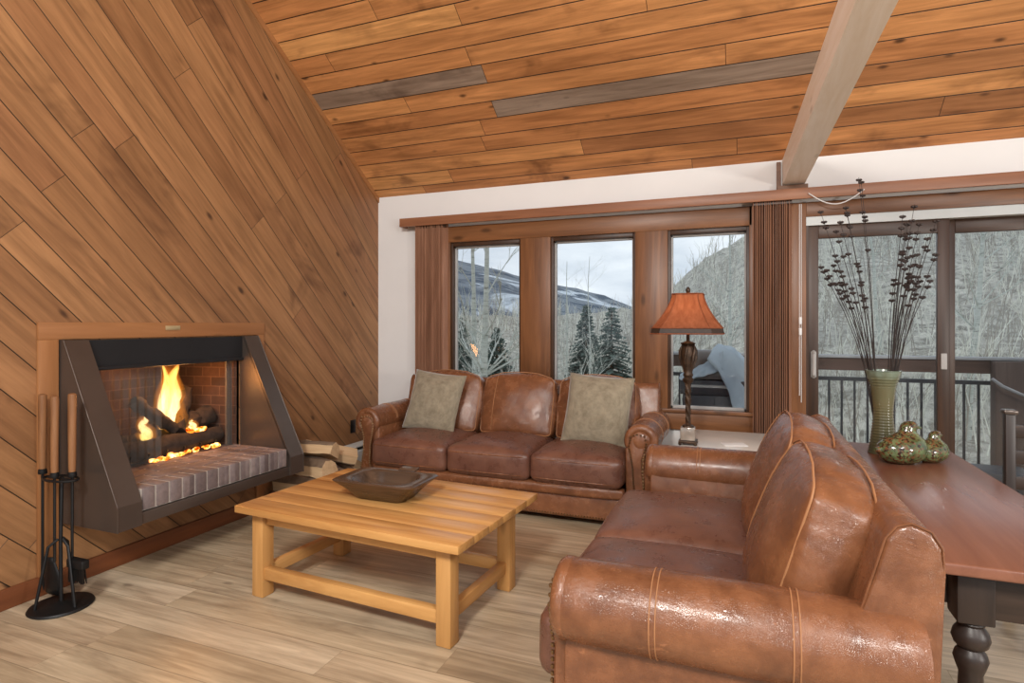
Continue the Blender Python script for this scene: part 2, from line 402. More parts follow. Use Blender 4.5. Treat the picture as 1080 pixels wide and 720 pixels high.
struct(MB().box(DX0, DX0+.022, YB+.0, YB+.12, .03, 2.10).build('trim_%d' % k, M_dkz)); k += 1
# fireplace surround boards
for q, m in (((1.858, 3.347, 1.292, 1.381), M_trimy), ((1.858, 1.952, .10, 1.292), M_trimv), ((3.278, 3.345, .10, 1.292), M_trimv)):
    struct(MB().box(XL, XL+.02, q[0], q[1], q[2], q[3], .003).build('trim_%d' % k, m)); k += 1
tag(MB().box(XL+.02, XL+.024, 2.55, 2.65, 1.335, 1.362, .001).build('nameplate', M_brass), 'small pale brass nameplate on the board above the fireplace', 'plate')
# valance (blind head cover) as one long board box
t = thing('valance', 'long reddish brown wooden valance board running above all the windows', 'valance', (0, YB, 2.282))
MB().box(-2.985, 2.3, -.12, -.10, 0, .078, .002).build('face_board', M_val, t)
MB().box(-2.985, 2.3, -.10, 0, .058, .076).build('top_board', M_val, t)
MB().box(-2.985, -2.967, -.10, 0, 0, .058).build('end_cap', M_val, t)
# vertical blinds
def blind(x0, x1, z0, label, cord):
    t = thing('vertical_blind', label, 'blind', ((x0+x1)/2, YB-.055, z0), 0, 'stacked vertical blinds')
    b = MB(); nn = max(6, int((x1-x0)/.0145))
    for i in range(nn):
        x = -(x1-x0)/2+(x1-x0)*(i+.5)/nn; a = random.uniform(-.5, -.2)+PI/2
        b.box(-.036, .036, -.0015, .0015, 0, 2.33-z0, 0, M=T(x, random.uniform(-.004, .004), 0) @ Rz(a))
    b.build('slats', M_blind, t, smooth=False)
    MB().box(-(x1-x0)/2, (x1-x0)/2, -.028, .028, 2.262-z0, 2.30-z0).build('head_rail', M_dkx, t)
    if cord:
        MB().tube([((x1-x0)/2+.05, -.03, 2.25-z0), ((x1-x0)/2+.05, -.03, .85-z0)], .0022, 6).tube([((x1-x0)/2+.062, -.03, 2.25-z0), ((x1-x0)/2+.062, -.03, .80-z0)], .0022, 6).build('cord', M_white, t)
        g = MB()
        for zz in (1.37, 1.29): g.box((x1-x0)/2+.045, (x1-x0)/2+.066, -.042, -.018, zz-z0, zz-z0+.055, .006)
        g.build('cord_weight', M_white, t)
blind(-2.825, -2.53, .08, 'narrow stack of dark brown vertical blind slats at the far left of the windows', False)
blind(.085, .345, .06, 'wide stack of brown vertical blind slats between window and sliding door', True)
# beam
bw = (2.405+.0)
d = Vector((-math.sin(TH)*FPX+math.cos(TH)*(748-540), math.cos(TH)*FPX+math.sin(TH)*(748-540), HZ-390)); d = -d/abs(d.y)
b = MB()
A = [(.285, 2.405), (.432, 2.405), (.432, 2.60), (.285, 2.60)]
b.rings([[(x+d.x*s, YB-s, z+d.z*s) for x, z in A] for s in (0, 6.2)])
struct(b.build('trim_%d' % k, M_beam, smooth=False)); k += 1
b = MB(); b.box(.245, .275, YB-.03, YB, 2.375, 2.585); b.box(.245, .455, YB-.06, YB, 2.37, 2.402, .003)
struct(b.build('trim_%d' % k, M_bracket, smooth=False)); k += 1

# ------------------------------------------------------------------ FIREPLACE
fp = thing('fireplace', 'brown steel wall fireplace with sloping hood frame and brick hearth, fire burning inside', 'fireplace', (XL, 2.61, 0))
HY0, HY1 = 1.957-2.61, 3.268-2.61           # local y
HXf, HZb, HZr, HZt = .45, .345, .468, 1.287
SW = .128
prof = [(0, HZb-.002), (HXf+.005, HZb-.002), (HXf+.005, HZr+.001), (.045, HZt+.003), (0, HZt+.003)]
def sideplate(y0, y1): return MB().prism(prof, 1, y0, y1, .0012, 1)
sideplate(HY0, HY0+.006).build('side_panel', M_steel, fp, smooth=False)
sideplate(HY1-.006, HY1).build('side_panel', M_steel, fp, smooth=False)
for y0, y1 in ((HY0+.004, HY0+SW), (HY1-SW, HY1-.004)):
    MB().prism([(HXf-.012, HZb), (HXf+.002, HZb), (HXf+.002, HZr), (.042, HZt+.001), (.026, HZt), (HXf-.012, HZr-.01)], 1, y0, y1).build('hood_frame', M_steel, fp, smooth=False)
for y in (HY0+SW-.004, HY1-SW):
    MB().prism([(0, HZb+.06), (HXf-.01, HZb+.06), (HXf-.01, HZr), (.03, HZt), (0, HZt)], 1, y, y+.004).build('cheek', M_steel, fp, smooth=False)
b = MB(); b.box(-.02, .022, HY0+SW, HY1-SW, 1.135, HZt-.002); b.box(-.02, .035, HY0+SW, HY1-SW, 1.118, 1.14, .004)
b.build('lintel', M_blacksteel, fp, smooth=False)
MB().box(0, .44, HY0+.006, HY1-.006, HZb, HZb+.06, .003).build('hearth_tray', M_steel, fp)
# brick hearth
by0, by1 = HY0+SW+.01, HY1-SW-.012
hz0, hz1 = HZb+.065, .527
he = MB().box(-.1, .428, by0, by1, hz0, hz1-.004).build('hearth', M_mortar, fp, smooth=False)
b = MB(); nb = 13; wd = (by1-by0)/nb
for i in range(nb): b.box(.30, .436, by0+wd*i+.006, by0+wd*(i+1)-.006, hz0+.004, hz1, .006)
for r in range(3):
    xs0 = -.09+r*.13; off = (r % 2)*.1
    yy = by0-off
    while yy < by1:
        a, c2 = max(yy, by0)+.005, min(yy+.2, by1)-.005
        if c2-a > .02: b.box(xs0+.005, xs0+.125, a, c2, hz1-.03, hz1, .005)
        yy += .2
b.build('bricks', M_brick, he)
# firebox shell
b = MB(); y0, y1 = FY0-2.61, FY1-2.61
b.box(-.60, -.57, y0+.09, y1-.09, .42, 1.2)
b.build('firebox_back', M_firebrick_y, fp, smooth=False)
MB().prism([(0, y0), (0, y0-.02), (-.6, y0+.07), (-.6, y0+.09)], 2, .42, 1.2).build('firebox_side', M_firebrick_x, fp, smooth=False)
MB().prism([(0, y1), (0, y1+.02), (-.6, y1-.07), (-.6, y1-.09)], 2, .42, 1.2).build('firebox_side', M_firebrick_x, fp, smooth=False)
MB().box(-.6, 0, y0-.03, y1+.03, 1.19, 1.21).build('firebox_top', M_blacksteel, fp, smooth=False)
MB().box(-.6, -.0, y0-.03, y1+.03, .42, hz1-.012).build('firebox_floor', M_firebrick_x, fp, smooth=False)
# mesh curtain, drawn to the two sides
M_mesh, n = newmat('fire_mesh'); o = n.obj()
gy = n.m('ABSOLUTE', n.m('SINE', n.m('MULTIPLY', n.dot(o, (0, 1, 1)), 420))); gz = n.m('ABSOLUTE', n.m('SINE', n.m('MULTIPLY', n.dot(o, (0, 1, -1)), 420)))
msk = n.step(n.m('MINIMUM', gy, gz), .25, .4, 1, 0)
pb = n.n('ShaderNodeBsdfPrincipled', {'Base Color': (.12, .11, .10, 1), 'Roughness': .6, 'Metallic': 0})
n.out(n.n('ShaderNodeMixShader', {0: msk, 1: n.n('ShaderNodeBsdfTransparent').outputs[0], 2: pb.outputs[0]}).outputs[0])
for ya, yb_ in ((y0+.02, y0+.50), (y1-.075, y1-.02)):
    b = MB(); cols = 40; R = []
    for i in range(cols+1):
        t_ = i/cols; y = ya+(yb_-ya)*t_; xx = -.022+.007*math.sin(t_*60)
        R.append([(xx, y, hz1), (xx, y, 1.12)])
    b.rings(R, False, False); b.build('mesh_curtain', M_mesh, fp)
MB().tube([(-.02, y0, 1.122), (-.02, y1, 1.122)], .006, 8).build('curtain_rod', M_blacksteel, fp)
# gas logs, each a thing
def logmesh(p, q, r, seed):
    p, q = Vector(p), Vector(q); b = MB(); pts = []; rad = []
    for i in range(13):
        t_ = i/12; pts.append(p.lerp(q, t_)+Vector((0, 0, .012*noise.noise(Vector((seed, t_*4, 0)))))); rad.append(r*(.86+.25*noise.noise(Vector((seed*2, t_*5, 3)))+.1*math.sin(t_*PI)))
    b.tube(pts, rad, 12)
    for v in b.b.verts: v.co += Vector((noise.noise(v.co*28), noise.noise(v.co*28+Vector((4, 0, 0))), noise.noise(v.co*28+Vector((0, 7, 0)))))*.012
    return b
LX = XL-.2
for (p, q, r, lab) in (
    ((LX+.1, 2.19, .60), (LX+.1, 3.0, .605), .06, 'long charred log lying across the front of the fire'),
    ((LX-.12, 2.3, .62), (LX-.12, 2.98, .63), .06, 'thick charred log at the back of the fire'),
    ((LX+.02, 2.42, .90), (LX+.05, 2.68, .68), .042, 'charred log leaning down from the left into the flames'),
    ((LX+.06, 2.70, .67), (LX-.06, 2.86, .93), .04, 'thin charred branch standing up to the right of the flames'),
    ((LX+.0, 2.76, .70), (LX+.02, 3.04, .74), .07, 'short thick charred log on the right of the fire')):
    p = (p[0], p[1]+.07, p[2]); q = (q[0], min(3.05, q[1]+.07), q[2])
    tag(logmesh(p, q, r, p[1]*3).build('log', M_log, smooth=True), lab, 'log', 'charred logs in the fire')
g = thing('fire_grate', 'black iron grate carrying the burning logs', 'grate', (LX, 2.6, .515))
for x, yy in ((.16, .38), (-.16, .34)): MB().tube([(x, -yy, .03), (x, yy, .03)], .008, 6).build('rail', M_iron, g)
for i in range(7): y = -.36+i*.12; MB().tube([(-.18, y, .035), (.16, y, .035), (.175, y, .075)], .007, 6).build('bar', M_iron, g)
for y in (-.34, .34):
    for x in (-.15, .15): MB().box(x-.008, x+.008, y-.008, y+.008, 0, .032).build('foot', M_iron, g)
M_ember, n = newmat('ember'); o = n.obj()
n.out(n.n('ShaderNodeEmission', {0: n.ramp(n.noise(o, 26, 4), [(.38, (.25, .02, .0)), (.5, (1, .28, .03)), (.62, (1, .72, .3))]), 1: 2.6}).outputs[0])
def emberpatch(y0, y1, x, z):
    b = MB()
    for i in range(14):
        y = random.uniform(y0, y1); b.ball((x+random.uniform(-.02, .02), y, z+random.uniform(-.006, .008)), random.uniform(.012, .022), 7, 5, (1, 1.3, .7))
    return b
tag(emberpatch(2.50, 2.70, LX+.175, .545).build('embers', M_ember), 'glowing orange embers under the front log, left part', 'embers', None, 'stuff')
tag(emberpatch(2.74, 3.0, LX+.17, .55).build('embers', M_ember), 'glowing orange embers under the front log, right part', 'embers', None, 'stuff')
tag(emberpatch(2.80, 2.92, LX+.1, .665).build('embers', M_ember), 'glowing embers on top of the front log', 'embers', None, 'stuff')
# flames
def flamemat(name, stops, strength, pw, amax):
    m, n = newmat(name); o = n.obj()
    zz = n.n('ShaderNodeSeparateXYZ', {0: o}).outputs[2]
    st = n.noise(n.scale(o, (46, 40, 4)), 1, 5, .6, .6)
    hgt = n.m('ADD', n.m('DIVIDE', zz, .5), n.m('MULTIPLY', n.m('SUBTRACT', st, .5), .55))
    col = n.ramp(hgt, stops)
    fac = n.m('POWER', n.m('SUBTRACT', 1, n.n('ShaderNodeLayerWeight', {'Blend': .5}).outputs['Facing']), pw)
    al = n.m('MULTIPLY', n.m('MULTIPLY', fac, n.step(st, .25, .6, .25, 1)), n.step(hgt, .62, 1.0, amax, 0))
    em = n.n('ShaderNodeEmission', {0: col, 1: strength})
    n.out(n.n('ShaderNodeMixShader', {0: al, 1: n.n('ShaderNodeBsdfTransparent').outputs[0], 2: em.outputs[0]}).outputs[0]); return m
M_flame = flamemat('flame', [(.0, (1, .60, .14)), (.3, (1, .78, .40)), (.6, (1, .58, .14)), (1, (1, .30, .03))], 3.0, 1.6, .95)
M_halo = flamemat('flame_outer', [(.0, (1, .34, .04)), (.5, (1, .30, .03)), (1, (.8, .15, .01))], .9, 2.0, .5)
def flame(loc, h, r, lab, seed, lean=0.):
    def shape(k_, hk):
        b = MB(); pts = []; rad = []
        for i in range(17):
            t_ = i/16
            pts.append((.03*noise.noise(Vector((seed, t_*2.5, 0)))*t_*2, lean*t_+.04*noise.noise(Vector((seed, t_*2.2, 9)))*t_*2, h*hk*t_))
            rad.append(k_*r*max(.02, (min(1, t_*3+.5))*(1-t_)**.5*(1+.16*math.sin(t_*8+seed))))
        return b.tube(pts, rad, 18)
    f = shape(1, 1).build('flame', M_flame, None, loc=loc)
    shape(1.7, 1.1).build('outer_flame', M_halo, f)
    return tag(f, lab, 'flame', 'flames of the fire')
flame((LX-.02, 2.80, .66), .45, .055, 'tallest bright yellow flame in the middle of the fire', 1)
flame((LX-.06, 2.745, .68), .43, .04, 'tall yellow flame just left of the tallest flame', 4, .02)
flame((LX-.05, 2.86, .68), .40, .04, 'tall orange flame just right of the tallest flame', 9, -.02)
flame((LX+.0, 2.58, .64), .15, .04, 'small orange flame under the leaning log', 13, .0)
flame((LX+.07, 2.86, .64), .09, .03, 'small flame licking over the front log', 17, .0)
pl = bpy.data.lights.new('fire_glow', 'POINT'); pl.energy = 9; pl.color = (1, .42, .12); pl.shadow_soft_size = .12
po = bpy.data.objects.new('fire_glow', pl); C.objects.link(po); po.location = (LX+.1, 2.72, 1.0)

# ------------------------------------------------------------------ fire tools
TX, TY = -3.03, 1.84
st_ = thing('fire_tool_stand', 'black iron stand with round base holding the fire tools', 'tool stand', (TX, TY, 0))
MB().lathe([(.13, 0), (.135, .006), (.13, .014), (.03, .02), (.012, .03)], 40, (-.045, 0, 0)).build('base', M_iron, st_)
MB().tube([(-.045, 0, .015), (-.05, 0, .3), (-.075, .02, .61)], .008, 10).ball((-.075, .02, .612), .013).build('pole', M_iron, st_)
b = MB()
b.tube([(-.075+.105*math.cos(a), .015+.05*math.sin(a), .615) for a in [2*PI*i/28 for i in range(28)]], .006, 8, True)
b.tube([(-.18, .015, .615), (.03, .015, .615)], .006, 8)
b.build('ring', M_iron, st_)
b = MB()
for a in (0, 2.1, 4.2): b.tube([(-.045+q*math.cos(a), q*math.sin(a), h_) for q, h_ in ((.012, .33), (.05, .3), (.085, .1), (.1, .015))], .007, 8)
b.build('brace', M_iron, st_)
def tool(name, lab, x, y, hl=.0):
    t = thing(name, lab, 'fire tool', (x, y, 0), 0, 'fire tools on the stand')
    MB().lathe([(.013, .64), (.016, .68), (.0175, .85), (.0185, 1.0+hl), (.017, 1.02+hl), (.008, 1.025+hl)], 14).build('handle', M_handle, t)
    MB().lathe([(.018, .628), (.02, .634), (.018, .65), (.012, .655)], 14).build('ferrule', M_iron, t)
    MB().tube([(0, 0, .65), (0, 0, .22)], .0065, 8).build('rod', M_iron, t); return t
p = tool('fire_poker', 'fire poker with worn dark brown handle, leftmost of the three fire tools', TX-.205, TY+.01)
MB().tube([(0, 0, .23), (0, .0, .1), (.01, 0, .05)], [.0065, .008, .002], 8).tube([(0, 0, .14), (.03, .02, .12), (.045, .03, .15)], [.006, .005, .002], 8).build('hook', M_iron, p)
p = tool('ash_shovel', 'ash shovel with pale wooden handle, middle of the three fire tools', TX-.07, TY-.015)
b = MB()
R = []
for i in range(7):
    t_ = i/6; w_ = .03+.035*min(1, t_*2); R.append([(-.04+ j*w_/4*1.0, -.0-.012*(1-(j/4)**2)+.02*t_, .24-.19*t_) for j in range(-4, 5)])
b.rings(R, False, False); bo = b.build('blade', M_iron, p); so = bo.modifiers.new('t', 'SOLIDIFY'); so.thickness = .004
p = tool('hearth_brush', 'hearth brush with reddish brown handle, rightmost of the three fire tools', TX-.005, TY+.025, .01)
b = MB().box(-.016, .10, -.02, .02, .19, .235, .008); b.build('brush_head', M_iron, p)
b = MB()
for i in range(60):
    x, y = random.uniform(-.012, .095), random.uniform(-.016, .016); b.tube([(x, y, .195), (x*1.06+.005, y*1.3, .13+random.uniform(-.01, .01))], .0022, 4)
bo = b.build('bristles', M_black, p); bo['kind'] = 'stuff'

# ------------------------------------------------------------------ split firewood beside the hearth
def split_log(c, L, r, rot, lab, seed):
    rnd = random.Random(seed); b = MB()
    out = [(-r*.9, -r*.55), (r*.9+rnd.uniform(-.01, .01), -r*.6), (r*.75, r*.25), (r*.35, r*.62), (-r*.25, r*.72), (-r*.75, r*.3)]
    ringN = 9; R = []
    for i in range(ringN):
        t_ = i/(ringN-1)-.5
        R.append([(t_*L, p[0]*(1+.1*noise.noise(Vector((seed, t_*5, p[1]*9)))), p[1]*(1+.14*noise.noise(Vector((seed+3, t_*5, p[0]*9))))) for p in out])
    b.rings(R)
    t = thing('firewood', lab, 'firewood', c, 0, 'split logs stacked beside the hearth')
    t.rotation_euler = rot
    b.build('split_wood', M_split, t, ang=25)
    b = MB(); R = []
    for i in range(ringN):
        t_ = i/(ringN-1)-.5; R.append([(t_*L*.985, p[0]*1.04*(1+.1*noise.noise(Vector((seed, t_*5, p[1]*9)))), p[1]*1.05*(1+.14*noise.noise(Vector((seed+3, t_*5, p[0]*9))))+.002) for p in out[2:6]])
    b.rings(R, False, False); bo = b.build('bark', M_bark, t); so = bo.modifiers.new('t', 'SOLIDIFY'); so.thickness = .006
FW = [((-3.05, 3.42, .07), .42, .085, (0, 0, .12), 'split log at the bottom of the pile next to the fireplace'),
      ((-3.05, 3.62, .07), .42, .088, (0, 0, -.05), 'split log at the bottom of the pile, second from the fireplace'),
      ((-3.04, 3.83, .07), .42, .09, (0, 0, .06), 'split log at the bottom of the pile nearest the heater'),
      ((-3.04, 3.46, .195), .42, .082, (.3, 0, .0), 'split log in the second layer of the pile by the fireplace'),
      ((-3.04, 3.67, .20), .42, .085, (-.4, 0, .12), 'split log in the middle of the second layer of the pile'),
      ((-3.03, 3.52, .315), .44, .088, (.15, 0, -.12), 'pale split log lying over the pile on its fireplace side'),
      ((-3.04, 3.56, .425), .42, .078, (-.45, 0, .16), 'topmost pale split log of the pile'),
      ((-2.99, 3.73, .36), .40, .08, (3.5, .25, .75), 'bark covered split log at the top right of the pile'),
      ((-2.93, 3.93, .235), .40, .08, (3.3, .62, 1.3), 'split log sloping down at the right end of the pile')]
for i, a in enumerate(FW): split_log(*a, i+1)
# baseboard heater along the left wall
t = thing('baseboard_heater', 'white metal baseboard heater along the wood wall behind the firewood', 'heater', (XL, 4.28, 0))
MB().prism([(.018, .03), (.075, .03), (.08, .22), (.05, .235), (.05, .285), (.018, .29)], 1, -.30, .44, .004).build('casing', M_heat, t)
MB().box(.052, .068, -.28, .42, .238, .25).build('grille', M_black, t)
MB().prism([(.018, .275), (.085, .262), (.085, .27), (.018, .292)], 1, -.30, .44).build('top_cover', M_heat, t)
t = tag(MB().box(XL, XL+.008, 4.39, 4.46, .385, .50, .003).build('wall_outlet', M_black), 'black wall outlet on the wood wall above the heater', 'outlet')

# ------------------------------------------------------------------ SOFAS
def seam(b, pts): b.tube(pts, .0028, 6, True)
def sofa(name, label, loc, rz, cc, ns, ky):
    """local: x along the sofa, -y is the front; cc = distance between the centres of the arm rolls"""
    t = thing(name, label, 'sofa', loc, rz)
    R, ZC = .112, .598
    ha = cc/2; hi = ha-R+.012
    Y = lambda y: y*ky
    # base
    b = MB().box(-ha-.02, ha+.02, Y(-.46), Y(.49), .05, .215, .02, 3)
    for v in b.b.verts:
        if v.co.y < Y(-.4) and .07 < v.co.z < .2: pass
    b.build('base', M_leather, t)
    b = MB().cushion(hi+.0, .045, .042, .03, (0, .006, 0), 10, T(0, Y(-.45), .245)); b.build('front_rail', M_leather, t)
    b = MB(); x = -ha+.0
    while x < ha: b.ball((x, Y(-.462), .068), .0065, 6, 4); x += .02
    bo = b.build('nailhead_trim', M_nail, t); bo['label'] = 'row of brass nailheads along the bottom edge'
    # feet
    for sx in (-1, 1):
        for sy in (-1, 1):
            MB().lathe([(.03, 0), (.042, .012), (.042, .035), (.032, .055)], 16, (sx*(ha-.06), Y(.38 if sy > 0 else -.38), 0)).build('foot', M_blackwood_z, t)
    # seats
    sw = 2*hi/ns
    for i in range(ns):
        cx = -hi+sw*(i+.5); y0, y1 = Y(-.535), Y(.20); cy = (y0+y1)/2; hy = (y1-y0)/2
        c = MB().cushion(sw/2-.002, hy, .098, .045, (.0, .012, .055), 18, T(cx, cy, .383), .006, i+ns*3, 5)
        so = c.build('seat_cushion', M_leatherd, t, ang=60)
        for zt in (.447, .318):
            p = MB(); q = []; r = .05; hx = sw/2-.012; h2 = hy-.004
            for (ux, uy, a0) in ((1, -1, -90), (1, 1, 0), (-1, 1, 90), (-1, -1, 180)):
                for kk in range(5):
                    a = math.radians(a0+kk*22.5); q.append((cx+ux*(hx-r)+r*math.cos(a), cy+uy*(h2-r)+r*math.sin(a), zt))
            qq = []
            for A_, B_ in zip(q, q[1:]+q[:1]):
                for kk in range(6): qq.append(Vector(A_).lerp(Vector(B_), kk/6))
            p.tube([(v.x, v.y-(.012*(1-min(1, abs((v.x-cx)/hx))**2.4) if v.y < cy-hy*.9 else 0), v.z) for v in qq], .0042, 6, True)
            p.build('piping', M_leather, so)
    # back frame
    pr = [(.22, .20), (.33, .66), (.392, .875), (.415, .905), (.445, .915), (.485, .90), (.507, .865), (.51, .80), (.49, .06), (.30, .06)]
    b = MB().prism([(Y(a), c) for a, c in pr], 0, -ha-.03, ha+.03, .014, 3); b.build('back_frame', M_leather, t, ang=50)
    for sx in (-1, 1):
        MB().tube([(sx*(ha+.024), Y(a), c) for a, c in pr[1:8]], .0028, 6).build('back_piping', M_leather, t)
    # back cushions
    for i in range(ns):
        cx = -hi+sw*(i+.5)
        mt = T(cx, Y(.27), .705) @ Rx(math.radians(-17))
        hw, ht, hh = sw/2-.022, .08*ky/.94, .245
        c = MB().cushion(hw, ht, hh, .028, (.03, .055, .022), 34, None, .012, i+ns*5+1, 5)
        for v in c.b.verts:        # gathered leather on the side bands
            if abs(v.co.x) > hw*.97: v.co.x += math.copysign(.0045*noise.noise(Vector((v.co.z*38, v.co.y*5, i*3+ns))), v.co.x)
            if v.co.z > hh*.97: v.co.z += .0045*noise.noise(Vector((v.co.x*38, v.co.y*5, i*7+ns)))
        for v in c.b.verts:        # fuller at the bottom, rounder top corners
            f_ = (v.co.z+hh)/(2*hh); v.co.y -= .04*(1-f_)**2*(1-min(1, abs(v.co.x)/hw)**3) if v.co.y < 0 else 0
            v.co.z -= .042*max(0, f_-.4)*1.6*abs(v.co.x/hw)**3; v.co.x *= 1-.05*max(0, f_-.6)
        c.move(mt); so = c.build('back_cushion', M_leather, t, ang=70)
        for yy in (-1, 1):
            p = MB(); q = []; r = .032
            for (ux, uz, a0) in ((1, -1, -90), (1, 1, 0), (-1, 1, 90), (-1, -1, 180)):
                for kk in range(6):
                    a = math.radians(a0+kk*18); q.append(Vector((ux*(hw-.002-r)+r*math.cos(a), yy*(ht-.005), uz*(hh+.0-r)+r*math.sin(a))))
            qq = []
            for A_, B_ in zip(q, q[1:]+q[:1]):
                for kk in range(5): qq.append(A_.lerp(B_, kk/5))
            out = []
            for v in qq:
                f_ = (v.z+hh)/(2*hh); y = v.y-(.04*(1-f_)**2*(1-min(1, abs(v.x)/hw)**3) if yy < 0 else 0)
                zz_ = v.z-.042*max(0, f_-.4)*1.6*abs(v.x/hw)**3+.017*(1-min(1, abs(v.x)/hw)**2.4)*(1 if abs(v.z) > hh*.8 else 0)*(1 if v.z > 0 else .3)
                out.append(mt @ Vector((v.x*(1-.05*max(0, f_-.6)), y, zz_)))
            p.tube(out, .0036, 6, True); p.build('piping', M_stitch, so)
        p = MB()
        # vertical stitched seam on the cushion face
        for ox in (-.62,):
            pts = []
            for kk in range(15):
                f_ = kk/14; zz_ = -hh*.92+2*hh*.92*f_; xx = ox*hw
                bul = .05*(1-abs(ox)**2.4)*(1-min(1, abs(zz_/hh))**2.4)
                pts.append(mt @ Vector((xx, -(ht+bul*1.2+.002)-.04*(1-f_)**2*(1-abs(ox)**3), zz_)))
            p.tube(pts, .0026, 6)
        p.build('stitching', M_stitch, so)
    # arms
    for sx in (-1, 1):
        y0, y1 = Y(-.43), Y(.47)
        b = MB(); pr2 = [(R*.35, y0+.012), (R*.66, y0+.012), (R*.90, y0+.018), (R*.985, y0+.04), (R, y0+.08), (R*1.01, (y0+y1)/2), (R, y1-.03), (R*.9, y1)]
        rings = []
        for r, y in pr2:
            rings.append([(sx*ha+sx*r*1.0*math.cos(a)*1.0, y, ZC+r*.98*math.sin(a)) for a in [2*PI*j/28 for j in range(28)]])
        b.rings(rings)
        b.prism([(sx*(ha-R+.012), .05), (sx*(ha-R+.008), ZC), (sx*(ha+.02), ZC), (sx*(ha+.035), ZC-R*.8), (sx*(ha+.045), .30), (sx*(ha+.055), .05)], 1, y0+.03, y1, .01, 2)
        ao = b.build('arm', M_leather, t, ang=50)
        for yy in (y0+.27, y0+.285, y0+.60, y0+.615):
            p = MB().tube([(sx*ha+sx*(R*1.012)*math.cos(a), yy, ZC+R*.992*math.sin(a)) for a in [math.radians(-70+250*j/30) for j in range(31)]], .0018, 6)
            p.build('stitching', M_stitch, ao)
        # scrolled front panel
        b = MB()
        b.tube([(sx*ha+sx*.083*math.cos(a), y0+.03, ZC+.083*math.sin(a)) for a in [math.radians(-75+280*j/30) for j in range(31)]], .029, 10)
        b.prism([(sx*(ha-.092), .06), (sx*(ha-.035), .30), (sx*(ha-.045), .42), (sx*(ha-.082), ZC-.02), (sx*(ha-.04), ZC+.05), (sx*(ha+.03), ZC+.045), (sx*(ha+.05), ZC-.02), (sx*(ha+.015), .47), (sx*(ha+.02), .36), (sx*(ha+.045), .25), (sx*(ha+.085), .06)], 1, y0-.004, y0+.035, .008, 2)
        b.ball((sx*ha, y0+.012, ZC), .066, 16, 10, (1, .35, 1))
        po_ = b.build('arm_panel', M_leather, ao)
        q = MB()
        side1 = [(ha-.088, .07), (ha-.04, .28), (ha-.048, .42), (ha-.075, ZC-.03), (ha-.06, ZC+.03), (ha-.02, ZC+.048), (ha+.03, ZC+.038), (ha+.042, ZC-.01), (ha+.012, .48), (ha+.014, .38), (ha+.036, .26), (ha+.078, .07)]
        for (xa, za), (xb, zb) in zip(side1, side1[1:]):
            L = math.hypot(xb-xa, zb-za); m_ = max(1, int(L/.017))
            for kk in range(m_): f_ = kk/m_; q.ball((sx*(xa+(xb-xa)*f_), y0-.012, za+(zb-za)*f_), .0072, 6, 4)
        q.build('nailheads', M_nail, ao)
    return t
sofa('sofa', 'three seat brown leather sofa under the windows with two green pillows', (-1.695, 4.265, 0), 0, 2.15, 3, .88)
sofa('loveseat', 'two seat brown leather loveseat in the right foreground seen from its arm', (-.07, 2.445, 0), -PI/2, 1.69, 2, .97)
# throw pillows
def pillow(loc, rot, w_, h_, lab, seed):
    b = MB(); n_ = 18; top = []; bot = []
    for i in range(n_+1):
        ra, rb = [], []
        for j in range(n_+1):
            u, v = -1+2*i/n_, -1+2*j/n_
            th = .075*((1-abs(u)**2.6)*(1-abs(v)**2.6))**.6
            k_ = 1-.05*(1-u*u)*abs(v)**2; k2 = 1-.05*(1-v*v)*abs(u)**2
            x, z_ = u*w_/2*k2, v*h_/2*k_
            nn = .008*noise.noise(Vector((u*3+seed, v*3, seed)))
            ra.append((x, -th-nn-.003, z_)); rb.append((x, th-nn+.003, z_))
        top.append(ra); bot.append(rb)
    b.rings(top, False, False); b.rings(bot, False, False)
    bmesh.ops.remove_doubles(b.b, verts=b.b.verts[:], dist=.0001)
    # side strip
    edge = lambda g: [g[i][0] for i in range(n_+1)]+[g[n_][j] for j in range(1, n_+1)]+[g[i][n_] for i in range(n_-1, -1, -1)]+[g[0][j] for j in range(n_-1, 0, -1)]
    b.rings([edge(top), edge(bot)], False)
    bmesh.ops.remove_doubles(b.b, verts=b.b.verts[:], dist=.0001)
    o = b.build('throw_pillow', M_pillow, None, ang=80, loc=loc); o.rotation_euler = rot
    return tag(o, lab, 'pillow', 'sage green pillows on the sofa')
pillow((-2.35, 4.235, .735), (-.34, .09, .0), .47, .50, 'sage green velvet throw pillow at the left end of the long sofa', 1)
pillow((-.985, 4.225, .74), (-.34, .06, -.0), .49, .53, 'sage green velvet throw pillow at the right end of the long sofa', 5)

# ------------------------------------------------------------------ COFFEE TABLE + BOWL
ct = thing('coffee_table', 'low honey pine coffee table with plank top in front of the sofa', 'table', (-1.70, 2.56, 0), math.radians(-3.6))
b = MB(); nb = 6
for i in range(nb):
    y0 = -.40+i*.835/nb; b.box(-.625, .66, y0+.0002, y0+.835/nb-.0002, .435, .47, .0022, 2)
b.build('tabletop', M_pine_x, ct)
for sx in (-1, 1):
    for sy in (-1, 1):
        cx, cy = sx*.545, (-.295 if sy < 0 else .29); MB().box(cx-.037, cx+.037, cy-.037, cy+.037, 0, .435, .006, 2).build('leg', M_pine_z, ct)
for cy in (-.30, .29): MB().box(-.50, .50, cy-.014, cy+.014, .365, .435, .003).build('apron', M_pine_x, ct)
for cx in (-.54, .54): MB().box(cx-.014, cx+.014, -.26, .25, .365, .435, .003).build('apron', M_pine_y, ct)
for cy in (-.30, .29): MB().box(-.52, .52, cy-.022, cy+.022, .09, .15, .005).build('stretcher', M_pine_x, ct)
for cx in (-.54, .54): MB().box(cx-.02, cx+.02, -.27, .265, .09, .15, .005).build('stretcher', M_pine_y, ct)
t = thing('dough_bowl', 'dark carved wooden dough bowl with flat rim corners on the coffee table', 'bowl', (-1.73, 2.60, .47), .0)
